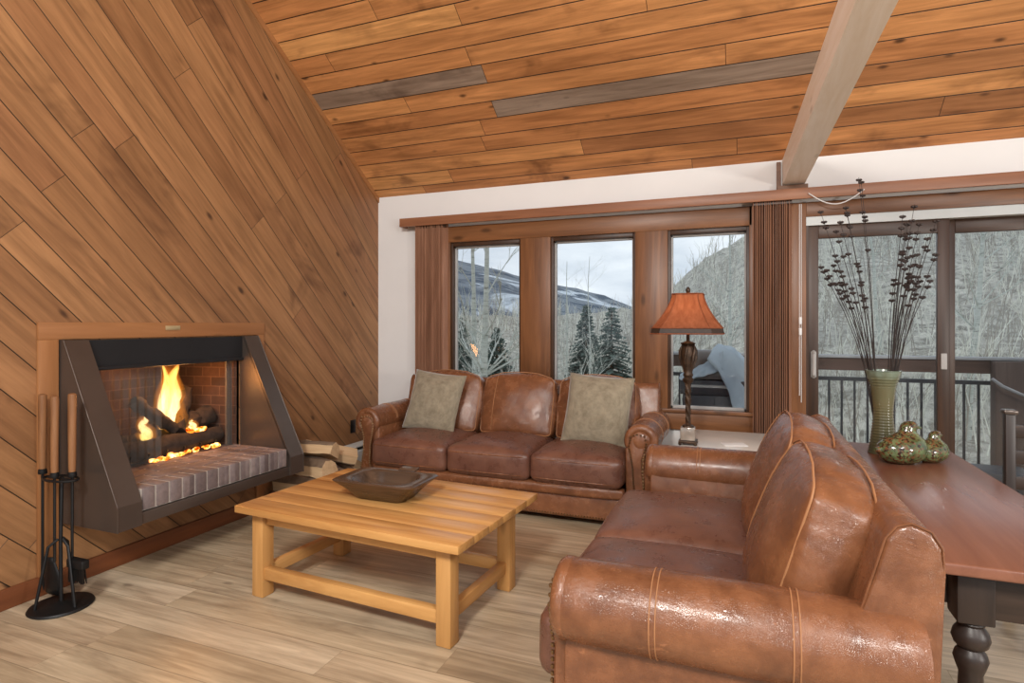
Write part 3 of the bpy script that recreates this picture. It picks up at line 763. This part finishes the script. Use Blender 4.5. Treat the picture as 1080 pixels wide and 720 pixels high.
def rrect(hx, hy, r, z_, k_=5, sk=0):
    q = []
    for (ux, uy, a0) in ((1, -1, -90), (1, 1, 0), (-1, 1, 90), (-1, -1, 180)):
        for kk in range(k_): a = math.radians(a0+kk*90/(k_-1)); q.append((ux*(hx-r)+r*math.cos(a)+sk, uy*(hy-r)+r*math.sin(a), z_))
    return q
b = MB()
b.rings([rrect(.13, .075, .04, 0), rrect(.145, .085, .045, .004), rrect(.19, .12, .05, .055), rrect(.235, .15, .045, .092), rrect(.242, .155, .04, .10), rrect(.236, .15, .04, .104),
         rrect(.175, .125, .09, .102), rrect(.168, .118, .09, .094), rrect(.145, .098, .08, .05), rrect(.11, .07, .06, .016), rrect(.03, .02, .01, .012)])
b.build('bowl_body', M_bowl, t, ang=50)
MB().box(-.05, .05, -.025, .035, -.008, .008, .006, 2, T(.03, .172, .104) @ Rx(.1)).build('handle_lug', M_bowl, t)

# ------------------------------------------------------------------ CONSOLE TABLE behind the loveseat
ctb = thing('console_table', 'long reddish brown table with black turned legs behind the loveseat', 'table', (.70, 2.635, 0))
MB().box(-.235, .24, -.835, .835, .728, .76, .007, 3).build('tabletop', M_tabletop, ctb)
def tleg(x, y):
    b = MB().box(x-.042, x+.042, y-.042, y+.042, .585, .728, .005)
    b.lathe([(.03, .585), (.034, .578), (.028, .570), (.040, .552), (.044, .535), (.038, .518), (.027, .508), (.036, .495), (.04, .48), (.034, .46), (.027, .44), (.03, .38), (.036, .26), (.038, .2), (.03, .16), (.024, .14), (.036, .125), (.036, .11), (.022, .09), (.03, .05), (.027, 0)], 22, (x, y, 0))
    b.build('leg', M_blackwood_z, ctb)
for x in (-.13, .17):
    for y in (-.735, .735): tleg(x, y)
for y in (-.75, .75): MB().box(-.11, .13, y-.012, y+.012, .60, .728, .002).build('apron', M_blackwood_x, ctb)
for x in (-.165, .185): MB().box(x-.012, x+.012, -.69, .69, .60, .728, .002).build('apron', M_blackwood_z, ctb)

# ------------------------------------------------------------------ vase with twigs, ceramic birds
M_vase, n = newmat('vase_glaze'); o = n.obj()
zz = n.n('ShaderNodeSeparateXYZ', {0: o}).outputs[2]
f = n.noise(o, 9, 5)
c = n.ramp(n.m('ADD', n.m('MULTIPLY', zz, 1.9), n.m('MULTIPLY', n.m('SUBTRACT', f, .5), .5)), [(.0, lin(72, 70, 50)), (.45, lin(98, 90, 62)), (.66, lin(96, 96, 72)), (.80, lin(122, 138, 122))])
n.pbr(c, .22, 0, n.bump(f, .15, .003))
vt = thing('vase', 'tall ribbed olive green ceramic vase with flared rim on the long table', 'vase', (.625, 3.22, .76))
b = MB(); R = []; H_ = .39
def vr(t_): return .064-.013*math.sin(min(1, t_/.9)*PI)**.8*(1 if t_ < .9 else 0)-.010*min(1, t_/.5)+.020*max(0, (t_-.72)/.28)**1.5
for i in range(88):
    t_ = i/87; r = vr(t_)+(.0026*math.sin(i*PI/1.5) if t_ < .93 else .0)
    R.append([(r*math.cos(a)*(1+.012*math.sin(14*a)), r*math.sin(a)*(1+.012*math.sin(14*a)), t_*H_) for a in [2*PI*j/48 for j in range(48)]])
for r, z_ in ((vr(1)+.003, H_+.003), (vr(1)-.005, H_+.004), (vr(.9)-.008, H_*.9), (.04, .2), (.035, .02)): R.append([(r*math.cos(a), r*math.sin(a), z_) for a in [2*PI*j/48 for j in range(48)]])
b.rings(R); b.build('vase_body', M_vase, vt, ang=80)
M_twig = simple('dark_twig', (44, 34, 30), .7, 0, .2)
M_pod = simple('dark_seed_pod', (42, 29, 25), .6, 0, .3, 40)
random.seed(21)
NT = 34
for i in range(NT):
    side = -1 if i < 16 else 1
    ang = random.gauss(0, .10)
    hh = random.uniform(.74, 1.1) if i % 4 else random.uniform(1.06, 1.2)
    dx = side*random.uniform(.06, .27); dy = random.uniform(-.12, .14)
    if hh < .85: dx *= .8
    if i in (3, 11): dx, hh = -.07-.02*(i == 3), 1.33
    p0 = Vector((side*random.uniform(.0, .022), random.uniform(-.02, .02), .05)); p1 = Vector((dx*.25+side*.01, dy*.2, .40)); p2 = Vector((dx*.62, dy*.6, .40+(hh-.4)*.55)); p3 = Vector((dx*1.0, dy, hh))
    pts = [p0, p0.lerp(p1, .5), p1, p1.lerp(p2, .5)+Vector((dx*-.02, 0, 0)), p2, p2.lerp(p3, .5), p3]
    tw = thing('dried_twig', 'dark dried twig with round seed pods standing in the green vase', 'twig', (.625, 3.22, .76), 0, 'dried twigs in the vase')
    MB().tube(pts, [.0022]*3+[.0018]*2+[.0014, .001], 5).build('stem', M_twig, tw)
    for kk in range(random.randint(3, 5)):
        f_ = 1-kk*random.uniform(.06, .13) if kk else .985
        q = p2.lerp(p3, max(0, (f_-.5)*2)) if f_ > .5 else p1.lerp(p2, f_*2)
        pb_ = MB()
        for kx in (-1, 1): pb_.ball(q+Vector((kx*.006, random.uniform(-.004, .004), .0)), .0085, 7, 5, (1.0, 1, .75))
        pb_.ball(q+Vector((0, 0, -.006)), .005, 6, 4); pb_.build('seed_pod', M_pod, tw)
M_birdg, n = newmat('bird_glaze'); o = n.obj()
f = n.noise(o, 75, 5, .7); side = n.dot(o, (-8, -1, 4))
spk = n.m('MULTIPLY', n.step(f, .47, .53), n.step(n.m('ADD', side, n.m('MULTIPLY', n.noise(o, 10), 1.2)), .62, .95))
c = n.mix(n.step(n.noise(o, 26, 4), .35, .65), lin(64, 74, 44), lin(100, 112, 74))
c = n.mix(spk, c, n.mix(n.step(n.noise(o, 90, 3), .45, .55), lin(44, 26, 18), lin(106, 70, 44)))
n.pbr(c, .14, 0, n.bump(n.n('ShaderNodeTexVoronoi', {'Vector': o, 'Scale': 45.}).outputs['Distance'], .25, .003), .6)
def bird(loc, s, rz, lab):
    t = thing('ceramic_bird', lab, 'figurine', loc, rz, 'ceramic birds on the long table'); t.scale = (s*1.12, s, s)
    b = MB(); R = []
    # plump body lathed on z with lean: base ring to shoulder, then head
    prof = [(.028, 0), (.048, .008), (.068, .028), (.076, .052), (.073, .075), (.060, .098), (.042, .114), (.030, .124), (.027, .134), (.028, .145), (.025, .157), (.016, .167), (.004, .171)]
    for r, z_ in prof:
        lean = .0+.028*max(0, (z_-.07)/.1); R.append([(lean+r*1.08*math.cos(a)-(.018 if math.cos(a) < 0 and z_ < .1 else 0)*abs(math.cos(a)), r*math.sin(a), z_) for a in [2*PI*j/28 for j in range(28)]])
    b.rings(R); b.build('body', M_birdg, t, ang=80)
    MB().tube([(-.05, 0, .055), (-.085, 0, .058), (-.115, 0, .058)], [.03, .018, .008], 10).build('tail', M_birdg, t)
    MB().tube([(.048, 0, .146), (.066, 0, .142), (.074, 0, .138)], [.009, .006, .002], 8).build('beak', M_birdg, t)
bird((.665, 3.03, .76), 1.08, math.radians(30), 'large green speckled ceramic bird nearest the vase')
bird((.787, 3.10, .76), .80, math.radians(40), 'small green speckled ceramic bird to the right of the large one')
tag(MB().tube([Vector((.45+.35*i/12, YB-.13, 2.315-.09*math.sin(PI*i/12))) for i in range(13)], .004, 6).build('twine', M_white), 'thin pale twine sagging along the valance above the sliding door', 'twine')

# ------------------------------------------------------------------ side table + lamp
M_winwhite = simple('window_white_top', (226, 222, 214), .18, 0, .03, 6)  # pale colour stands in for window white reflected in the glossy top
t = thing('side_table', 'corner side table with pale polished top between the two sofas', 'table', (-.13, 4.14, 0))
MB().box(-.24, .34, -.44, .50, .545, .575, .006).build('tabletop', M_winwhite, t)
for x in (-.19, .29):
    for y in (-.39, .45): MB().box(x-.022, x+.022, y-.022, y+.022, 0, .545, .004).build('leg', M_blackwood_z, t)
MB().box(-.2, .3, -.4, .46, .47, .545).build('apron', M_blackwood_x, t)
tag(MB().box(-.075, .075, -.05, .05, 0, .004, .001).move(Rz(.3)).build('card', M_white, None, loc=(-.045, 4.13, .575)), 'small white card lying on the pale side table beside the lamp', 'card')
LXp, LYp = -.33, 4.04
lt = thing('table_lamp', 'table lamp with burnt orange bell shade and dark carved column', 'lamp', (LXp, LYp, .575))
M_crystal = simple('cut_glass_block', (170, 158, 146), .08, .25, .2, 12, .1)
M_bronze = simple('antique_bronze', (70, 52, 38), .38, .5, .45, 40, .5)
b = MB().box(-.058, .058, -.058, .058, .012, .03, .005)
for x in (-.048, .048):
    for y in (-.048, .048): b.ball((x, y, .009), .012)
b.build('base_plinth', M_bronze, lt)
MB().box(-.047, .047, -.047, .047, .03, .115, .006).build('base_block', M_crystal, lt)
b = MB().lathe([(.04, .115), (.036, .125), (.02, .132), (.016, .14)], 20)
R = []
for i in range(46):       # twisted column
    t_ = i/45; z_ = .14+.27*t_; r = .015+.004*t_
    R.append([(r*(1+.16*math.sin(4*a+t_*26))*math.cos(a), r*(1+.16*math.sin(4*a+t_*26))*math.sin(a), z_) for a in [2*PI*j/24 for j in range(24)]])
b.rings(R)
b.lathe([(.022, .405), (.034, .42), (.036, .432), (.026, .445), (.034, .46), (.027, .475), (.032, .50), (.042, .55), (.049, .60), (.046, .635), (.036, .655), (.046, .665), (.05, .672), (.03, .678), (.012, .685), (.011, .73)], 20)
b.build('column', M_bronze, lt)
b = MB()
for kk in range(6):       # carved leaves
    a = kk*PI/3; b.tube([(.03*math.cos(a), .03*math.sin(a), .50), (.05*math.cos(a+.2), .05*math.sin(a+.2), .57), (.054*math.cos(a+.4), .054*math.sin(a+.4), .62), (.044*math.cos(a+.6), .044*math.sin(a+.6), .66)], [.004, .011, .01, .003], 7)
b.build('carved_leaves', M_bronze, lt)
M_shade, n = newmat('shade_silk'); o = n.obj()
c = n.ramp(n.noise(n.scale(o, (40, 40, 3)), 1, 4), [(.3, lin(152, 90, 62)), (.7, lin(180, 112, 80))])
dfb = n.n('ShaderNodeBsdfDiffuse', {0: c}); tr = n.n('ShaderNodeBsdfTranslucent', {0: c})
n.out(n.n('ShaderNodeMixShader', {0: .4, 1: dfb.outputs[0], 2: tr.outputs[0]}).outputs[0])
def oct_(h, c_, z_): return [(h-c_, -h, z_), (h, -h+c_, z_), (h, h-c_, z_), (h-c_, h, z_), (-h+c_, h, z_), (-h, h-c_, z_), (-h, -h+c_, z_), (-h+c_, -h, z_)]
b = MB(); R = []; SZ0, SZ1 = .735, .995
for i in range(13):
    t_ = i/12; h = .095+(.215-.095)*((1-t_)**1.55); R.append(oct_(h, h*.3, SZ0+.035+(SZ1-SZ0-.035)*t_))
b.rings(R, False); so = b.build('shade', M_shade, lt, ang=30)
M_band = simple('shade_band', (54, 38, 28), .6, 0, .3, 30)
b = MB(); b.rings([oct_(.222, .062, SZ0), oct_(.216, .062, SZ0+.036)], False); b.build('shade_band', M_band, so, ang=20)
b = MB(); v8 = oct_(.215, .064, SZ0+.036)
b.tube(oct_(.217, .064, SZ0+.037), .004, 6, True); b.tube(oct_(.223, .064, SZ0), .004, 6, True); b.tube(oct_(.096, .029, SZ1), .005, 6, True)
for j in range(8):
    pts = []
    for i in range(13):
        t_ = i/12; h = .095+(.215-.095)*((1-t_)**1.55)+.001; pts.append(oct_(h, h*.3, SZ0+.035+(SZ1-SZ0-.035)*t_)[j])
    b.tube(pts, .0028, 5)
b.build('shade_trim', M_shade, so)
b = MB(); b.tube([(0, 0, .70), (0, 0, 1.01)], .005, 8); b.lathe([(.008, 1.0), (.014, 1.012), (.016, 1.026), (.008, 1.04), (.002, 1.045)], 12); b.tube([(-.09, 0, .99), (.09, 0, .99)], .003, 6)
b.build('finial', M_bronze, lt)
lp = bpy.data.lights.new('bulb', 'POINT'); lp.energy = 1.1; lp.color = (1, .72, .42); lp.shadow_soft_size = .03
lo = bpy.data.objects.new('bulb', lp); C.objects.link(lo); lo.location = (LXp, LYp, .575+.87)

# ------------------------------------------------------------------ chair at the right edge
ch = thing('dining_chair', 'dark wooden chair at the right edge beyond the long table', 'chair', (1.368, 3.19, 0), 0)
for x in (-.2, .2):
    MB().box(x-.02, x+.02, .19, .23, 0, .95, .005).build('back_post', M_blackwood_z, ch)
    MB().box(x-.028, x+.028, .18, .24, .95, .972, .008).build('post_cap', M_steel, ch)
    MB().box(x-.02, x+.02, -.21, -.17, 0, .44, .004).build('leg', M_blackwood_z, ch)
MB().box(-.23, .23, -.22, .24, .44, .475, .008).build('seat', M_tabletop, ch)
for z_ in (.60, .72, .84): MB().box(-.18, .18, .2, .22, z_, z_+.06, .004).build('back_slat', M_blackwood_x, ch)

# ------------------------------------------------------------------ OUTSIDE: deck, railing, grill
M_deckw = planks('deck_boards', (0, 1, 0), (1, 0, 0), .14, 3.5, [(0, lin(110, 100, 92)), (1, lin(140, 130, 120))], gap=.006, rough=.8)
M_rail = wood('weathered_rail', 0, lin(72, 52, 44), lin(100, 76, 66), .7, 1, 0)
M_railz = wood('weathered_post', 2, lin(76, 60, 54), lin(104, 86, 78), .7, 1, 0)
M_cap = simple('grey_rail_cap', (158, 158, 160), .6)
M_balu = simple('dark_baluster', (54, 54, 58), .5, .3)
struct(MB().box(-.95, 4.2, YB+.14, 6.55, -.2, -.05).build('deck', M_deckw, smooth=False))
RY = 6.35
dr = thing('deck_railing', 'brown wooden deck railing with thin dark metal balusters outside the sliding door', 'railing', (1.4, RY, -.05))
def X(x): return x-1.4
MB().box(X(-.9), X(4.2), -.07, .08, 1.105, 1.13, .003).build('rail_cap', M_cap, dr)
MB().box(X(-.9), X(4.2), -.03, .02, .985, 1.105).build('top_board', M_rail, dr)
MB().box(X(-.9), X(4.2), -.02, .02, .885, .92).build('baluster_rail', M_balu, dr)
MB().box(X(-.9), X(4.2), -.02, .02, .08, .115).build('bottom_rail', M_balu, dr)
bal = MB().box(-.009, .009, -.009, .009, .115, .885); b0 = bal.build('baluster', M_balu, dr, smooth=False); b0.location = (X(-.82), 0, 0)
x = -.82+.107
while x < 4.1:
    if not (2.0 < x < 2.28):
        c_ = b0.copy(); C.objects.link(c_); c_.parent = dr; c_.location = (X(x), 0, 0)
    x += .107
for xp in (2.14, -.88):
    MB().box(X(xp)-.105, X(xp)+.105, -.16, -.032, 0, 1.10, .004).build('post', M_railz, dr)
tag(MB().tube([(1.93, 5.95, .92), (2.0, 5.95, .86), (2.12, 5.94, .80), (2.3, 5.93, .74), (2.5, 5.92, .66)], [.012, .014, .012, .012, .01], 7).build('cable', M_cap), 'pale cable hanging in front of the deck post', 'cable')
tag(MB().box(1.75, 2.1, 5.55, 5.9, -.05, .22, .01).build('deck_box', M_balu), 'low dark box standing on the deck below the railing post', 'box')
gr = thing('grill', 'dark barbecue grill standing on the deck behind the lamp', 'grill', (-.24, 5.62, -.05))
M_grill = simple('grill_enamel', (52, 50, 54), .35, .2)
MB().box(-.25, .27, -.22, .22, .06, .80, .01).build('cabinet', M_grill, gr)
MB().box(-.27, .29, -.24, .24, .80, .93, .01).build('firebox', M_grill, gr)
b = MB(); R = []
for xx in (-.25, .16): R.append([(xx, .21*math.cos(a), .94+.25*math.sin(a)) for a in [PI*j/14 for j in range(15)]])
b.rings(R); b.build('lid', M_steel, gr)
b = MB().tube([(-.18, -.26, .88), (.2, -.26, .88)], .012, 8); b.box(-.16, .18, -.232, -.222, .5, .52); b.build('handle', M_sash, gr)
MB().box(.015, .02, -.226, -.219, .08, .78).build('door_gap', M_black, gr)
# cover draped over its right side
M_tarp = simple('grey_blue_cover', (150, 162, 172), .55, 0, .12, 6, .1)
b = MB(); R = []
for i in range(31):
    t_ = i/30; row = []
    for j in range(25):
        s_ = j/24; y = -.31+.60*s_
        if t_ < .55:      # rumpled cloth over the right end of the lid
            u = t_/.55; x = .02+.28*u; z_ = 1.225-.20*u**2.2
        else:             # hanging down the side
            u = (t_-.55)/.45; x = .30+.07*u; z_ = 1.025-.75*u
        fall = max(0, .30-s_)/.30
        z_ -= fall**1.3*(.10+.62*t_ if t_ < .55 else .44*(1-(t_-.55)/.45))
        x -= fall*.05*(1 if t_ < .55 else .6)
        fo = .02*math.sin(s_*17+t_*9)*(.3+t_)+.025*noise.noise(Vector((t_*6, s_*7, 1)))
        row.append((x+fo, y-.035*fall+fo*.4, z_+fo))
    R.append(row)
R2 = []
for i in range(19):       # loose fold pulled across the shelf in front of the lid
    t_ = i/18; row = []
    for j in range(9):
        s_ = j/8; row.append((-.27+.36*t_, -.30+.09*s_+.012*noise.noise(Vector((t_*7, s_*3, 4))), .945+.13*s_*(.25+t_)+.09*t_*t_+.018*noise.noise(Vector((t_*8, s_*4, 9)))))
    R2.append(row)
b.rings(R2, False, False)
b.rings(R, False, False); o = b.build('grill_cover', M_tarp, None, loc=(-.24, 5.62, -.05), ang=80)
so = o.modifiers.new('t', 'SOLIDIFY'); so.thickness = .006
tag(o, 'pale grey blue fabric cover draped over the right side of the grill', 'cover')

# ------------------------------------------------------------------ OUTSIDE: hills and trees
def px_dir(x): return Vector((-math.sin(TH)*FPX+math.cos(TH)*(x-540), math.cos(TH)*FPX+math.sin(TH)*(x-540), 0))/FPX
def lerp_tab(tab, x):
    if x <= tab[0][0]: return tab[0][1]
    for (a, u), (b_, v) in zip(tab, tab[1:]):
        if x <= b_: return u+(v-u)*(x-a)/(b_-a)
    return tab[-1][1]
def hill(name, tab, fw0, fw1, z0, mat, amp, nx=160, ny=40, xr=(60, 1600)):
    b = MB(); R = []
    for i in range(nx+1):
        px = xr[0]+(xr[1]-xr[0])*i/nx; d_ = px_dir(px); row = []
        zt = EYE+(HZ-lerp_tab(tab, px))/FPX*fw1
        for j in range(ny+1):
            f_ = j/ny; fw = fw0+(fw1-fw0)*f_**1.4; P = d_*fw
            z_ = z0+(zt-z0)*(f_**1.25)+amp*(noise.noise(Vector((P.x, P.y, 0))*(6/fw1))+.6*noise.noise(Vector((P.x, P.y, 3))*(20/fw1))+.3*noise.noise(Vector((P.x, P.y, 7))*(60/fw1)))*(.3+.7*f_)
            row.append((P.x, P.y, z_))
        d2 = px_dir(px)*(fw1*1.15); row.append((d2.x, d2.y, z0)); R.append(row)
    b.rings(R, False, False); return struct(b.build(name, mat, ang=180))
M_far, n = newmat('far_mountain'); o = n.obj()
f = n.noise(n.scale(o, (.03, .03, .09)), 1, 8, .68, .5); f2 = n.noise(n.scale(o, (.012, .012, .035)), 1, 6, .6, 1)
c = n.mix(n.step(f, .40, .56), lin(92, 102, 114), lin(140, 146, 152))
c = n.mix(n.step(f2, .55, .62), c, lin(214, 220, 226))
n.pbr(c, 1, spec=0)
M_near, n = newmat('brush_hillside'); o = n.obj()
f = n.noise(n.scale(o, (1.3, 1.3, 1.0)), 1, 9, .75, .6); f2 = n.noise(n.scale(o, (.16, .16, .3)), 1, 5, .6, .6)
c = n.mix(n.step(f, .38, .60), lin(140, 135, 124), lin(226, 221, 208))
c = n.mix(n.step(f2, .35, .65, .0, .5), c, lin(160, 156, 148))
n.pbr(c, 1, 0, n.bump(f, .6, .4), 0)
hill('mountain', [(60, 270), (300, 262), (420, 262), (477, 270), (512, 278), (549, 290), (584, 300), (630, 312), (669, 324), (740, 340), (900, 350), (1600, 350)], 150, 620, -20, M_far, 5)
hill('hillside', [(60, 330), (477, 330), (560, 335), (640, 334), (690, 318), (720, 293), (750, 268), (789, 245), (830, 235), (870, 222), (985, 205), (1080, 190), (1600, 170)], 12, 115, -5.5, M_near, 2.4)
def hill_z(px, fw):
    tab = [(60, 330), (477, 330), (560, 335), (640, 334), (690, 318), (720, 293), (750, 268), (789, 245), (830, 235), (870, 222), (985, 205), (1080, 190), (1600, 170)]
    f_ = max(0, (fw-12)/(115-12))**(1/1.4); zt = EYE+(HZ-lerp_tab(tab, px))/FPX*115
    P = px_dir(px)*fw
    return -5.5+(zt+5.5)*f_**1.25+2.4*(noise.noise(Vector((P.x, P.y, 0))*(6/115))+.6*noise.noise(Vector((P.x, P.y, 3))*(20/115))+.3*noise.noise(Vector((P.x, P.y, 7))*(60/115)))*(.3+.7*f_)
M_brush = simple('bare_brush', (234, 228, 214), .95, 0, .3, .6)
M_brushd = simple('bare_brush_dark', (168, 160, 148), .95, 0, .3, .6)
rnd = random.Random(5)
def twigs(b, p, d_, L, r, depth):
    q = p+d_*L
    b.tube([p, p.lerp(q, .5)+Vector((rnd.uniform(-1, 1), rnd.uniform(-1, 1), 0))*L*.04, q], [r, r*.75, r*.4], 3 if depth < 2 else 5)
    if depth <= 0: return
    for kk in range(rnd.randint(2, 4)):
        s_ = rnd.uniform(.35, .98); e = (d_+Vector((rnd.uniform(-1, 1), rnd.uniform(-1, 1), rnd.uniform(-.1, .8)))*.75).normalized()
        twigs(b, p+d_*L*s_, e, L*rnd.uniform(.4, .62), r*.5, depth-1)
for nm, mt_, cnt, lab in (('brush', M_brush, 1500, 'pale bare brush covering the hillside'), ('brush', M_brushd, 900, 'darker bare trees mixed over the hillside')):
    b = MB()
    for i in range(cnt):
        px = rnd.uniform(440, 1180); fw = 13+90*rnd.random()**1.25
        P = px_dir(px)*fw; P.z = hill_z(px, fw)-.2; L = rnd.uniform(1.2, 2.6)*(1+.004*fw)
        twigs(b, P, Vector((rnd.uniform(-.2, .2), rnd.uniform(-.2, .2), 1)).normalized(), L, .016+.00035*fw, 2 if fw < 60 else 1)
    tag(b.build(nm, mt_, smooth=False), lab, 'brush', None, 'stuff')
M_aspen, n = newmat('aspen_bark'); o = n.obj()
f = n.noise(n.scale(o, (3, 3, 14)), 1, 5, .65, .3)
n.pbr(n.ramp(f, [(.32, lin(96, 96, 88)), (.42, lin(186, 190, 180)), (.7, lin(214, 216, 208))]), .85, spec=.2)
def aspen(px, fw, h, r, lab, seed, nb=16, lean=(0, 0)):
    rnd.seed(seed); P = px_dir(px)*fw; zb = hill_z(px, fw) if fw > 12 else -5.5
    t = thing('bare_tree', lab, 'tree', (P.x, P.y, zb-.1), 0, 'bare trees outside')
    pts = [Vector((lean[0]*f_+.10*noise.noise(Vector((seed, f_*3, 0))), lean[1]*f_+.1*noise.noise(Vector((seed, f_*3, 5))), h*f_)) for f_ in [i/14 for i in range(15)]]
    MB().tube(pts, [r*(1-.85*i/14) for i in range(15)], 9).build('trunk', M_aspen, t)
    b = MB()
    for i in range(nb):
        f_ = rnd.uniform(.28, .97); q = pts[min(13, int(f_*14))]; a = rnd.uniform(0, 2*PI)
        twigs(b, q, Vector((math.cos(a), math.sin(a), rnd.uniform(.5, 1.3))).normalized(), h*.2*(1.15-f_*.7), r*.32*(1.1-f_), 2)
    b.build('branches', M_aspen, t)
aspen(512, 11, 10.5, .13, 'pale aspen with thick trunk in front of the left window', 3, 26)
aspen(500, 12.5, 11, .11, 'second pale aspen trunk just left of the thick one in the left window', 8, 22)
aspen(598, 18, 8.2, .05, 'thin bare tree at the left side of the middle window', 12, 22)
aspen(622, 22, 8.4, .05, 'thin bare tree left of the spruce in the middle window', 15, 22)
aspen(770, 24, 9.5, .09, 'bare tree behind the grill in the right window', 18, 18)
aspen(1020, 18, 9.8, .11, 'white trunked aspen leaning outside the right glass door panel', 23, 18, (.7, .3))
aspen(930, 26, 8.5, .09, 'bare tree behind the dried twigs outside the left door panel', 29, 16, (-.8, 0))
# spruces
M_needle = simple('spruce_needles', (104, 118, 108), .9, 0, .3, 3)
def spruce(px, fw, h, rw, lab, seed):
    rnd.seed(seed); P = px_dir(px)*fw; zb = hill_z(px, fw)
    t = thing('spruce', lab, 'tree', (P.x, P.y, zb-.1), 0, 'spruces outside')
    MB().tube([(0, 0, 0), (0, 0, h)], [.14, .01], 8).build('trunk', M_bark, t)
    b = MB(); z_ = h*.06
    while z_ < h*.985:
        f_ = 1-z_/h
        for kk in range(int(7+11*f_)):
            a = rnd.uniform(0, 2*PI); L = rw*f_**.85*rnd.uniform(.7, 1.1)+.08; dv = Vector((math.cos(a), math.sin(a), 0)); sv = Vector((-dv.y, dv.x, 0))
            root = Vector((0, 0, z_)); tip = root+dv*L+Vector((0, 0, -.22*L+rnd.uniform(-.05, .08)))
            m1 = root.lerp(tip, .55)+Vector((0, 0, .02)); wd_ = .07+.10*L
            for sgn in (-1, 1):
                b.poly([root, m1+sv*wd_*sgn+Vector((0, 0, -.05)), tip, m1])
            for q in range(4):
                s_ = rnd.uniform(.3, .95); c_ = root.lerp(tip, s_); b.poly([c_, c_+sv*wd_*rnd.uniform(-1.6, 1.6)+Vector((0, 0, -.12)), c_+dv*.12+Vector((0, 0, -.03))])
        z_ += h*.022
    b.build('needles', M_needle, t, smooth=False)
spruce(645, 26, 6.3, 2.1, 'dark spruce in the middle window behind the right pillow', 2)
spruce(618, 34, 5.6, 1.8, 'smaller dark spruce left of the large one in the middle window', 4)
spruce(524, 30, 4.6, 1.6, 'small snowy spruce behind the aspens in the left window', 6)
spruce(486, 40, 5.0, 1.8, 'small spruce at the left side of the left window', 9)
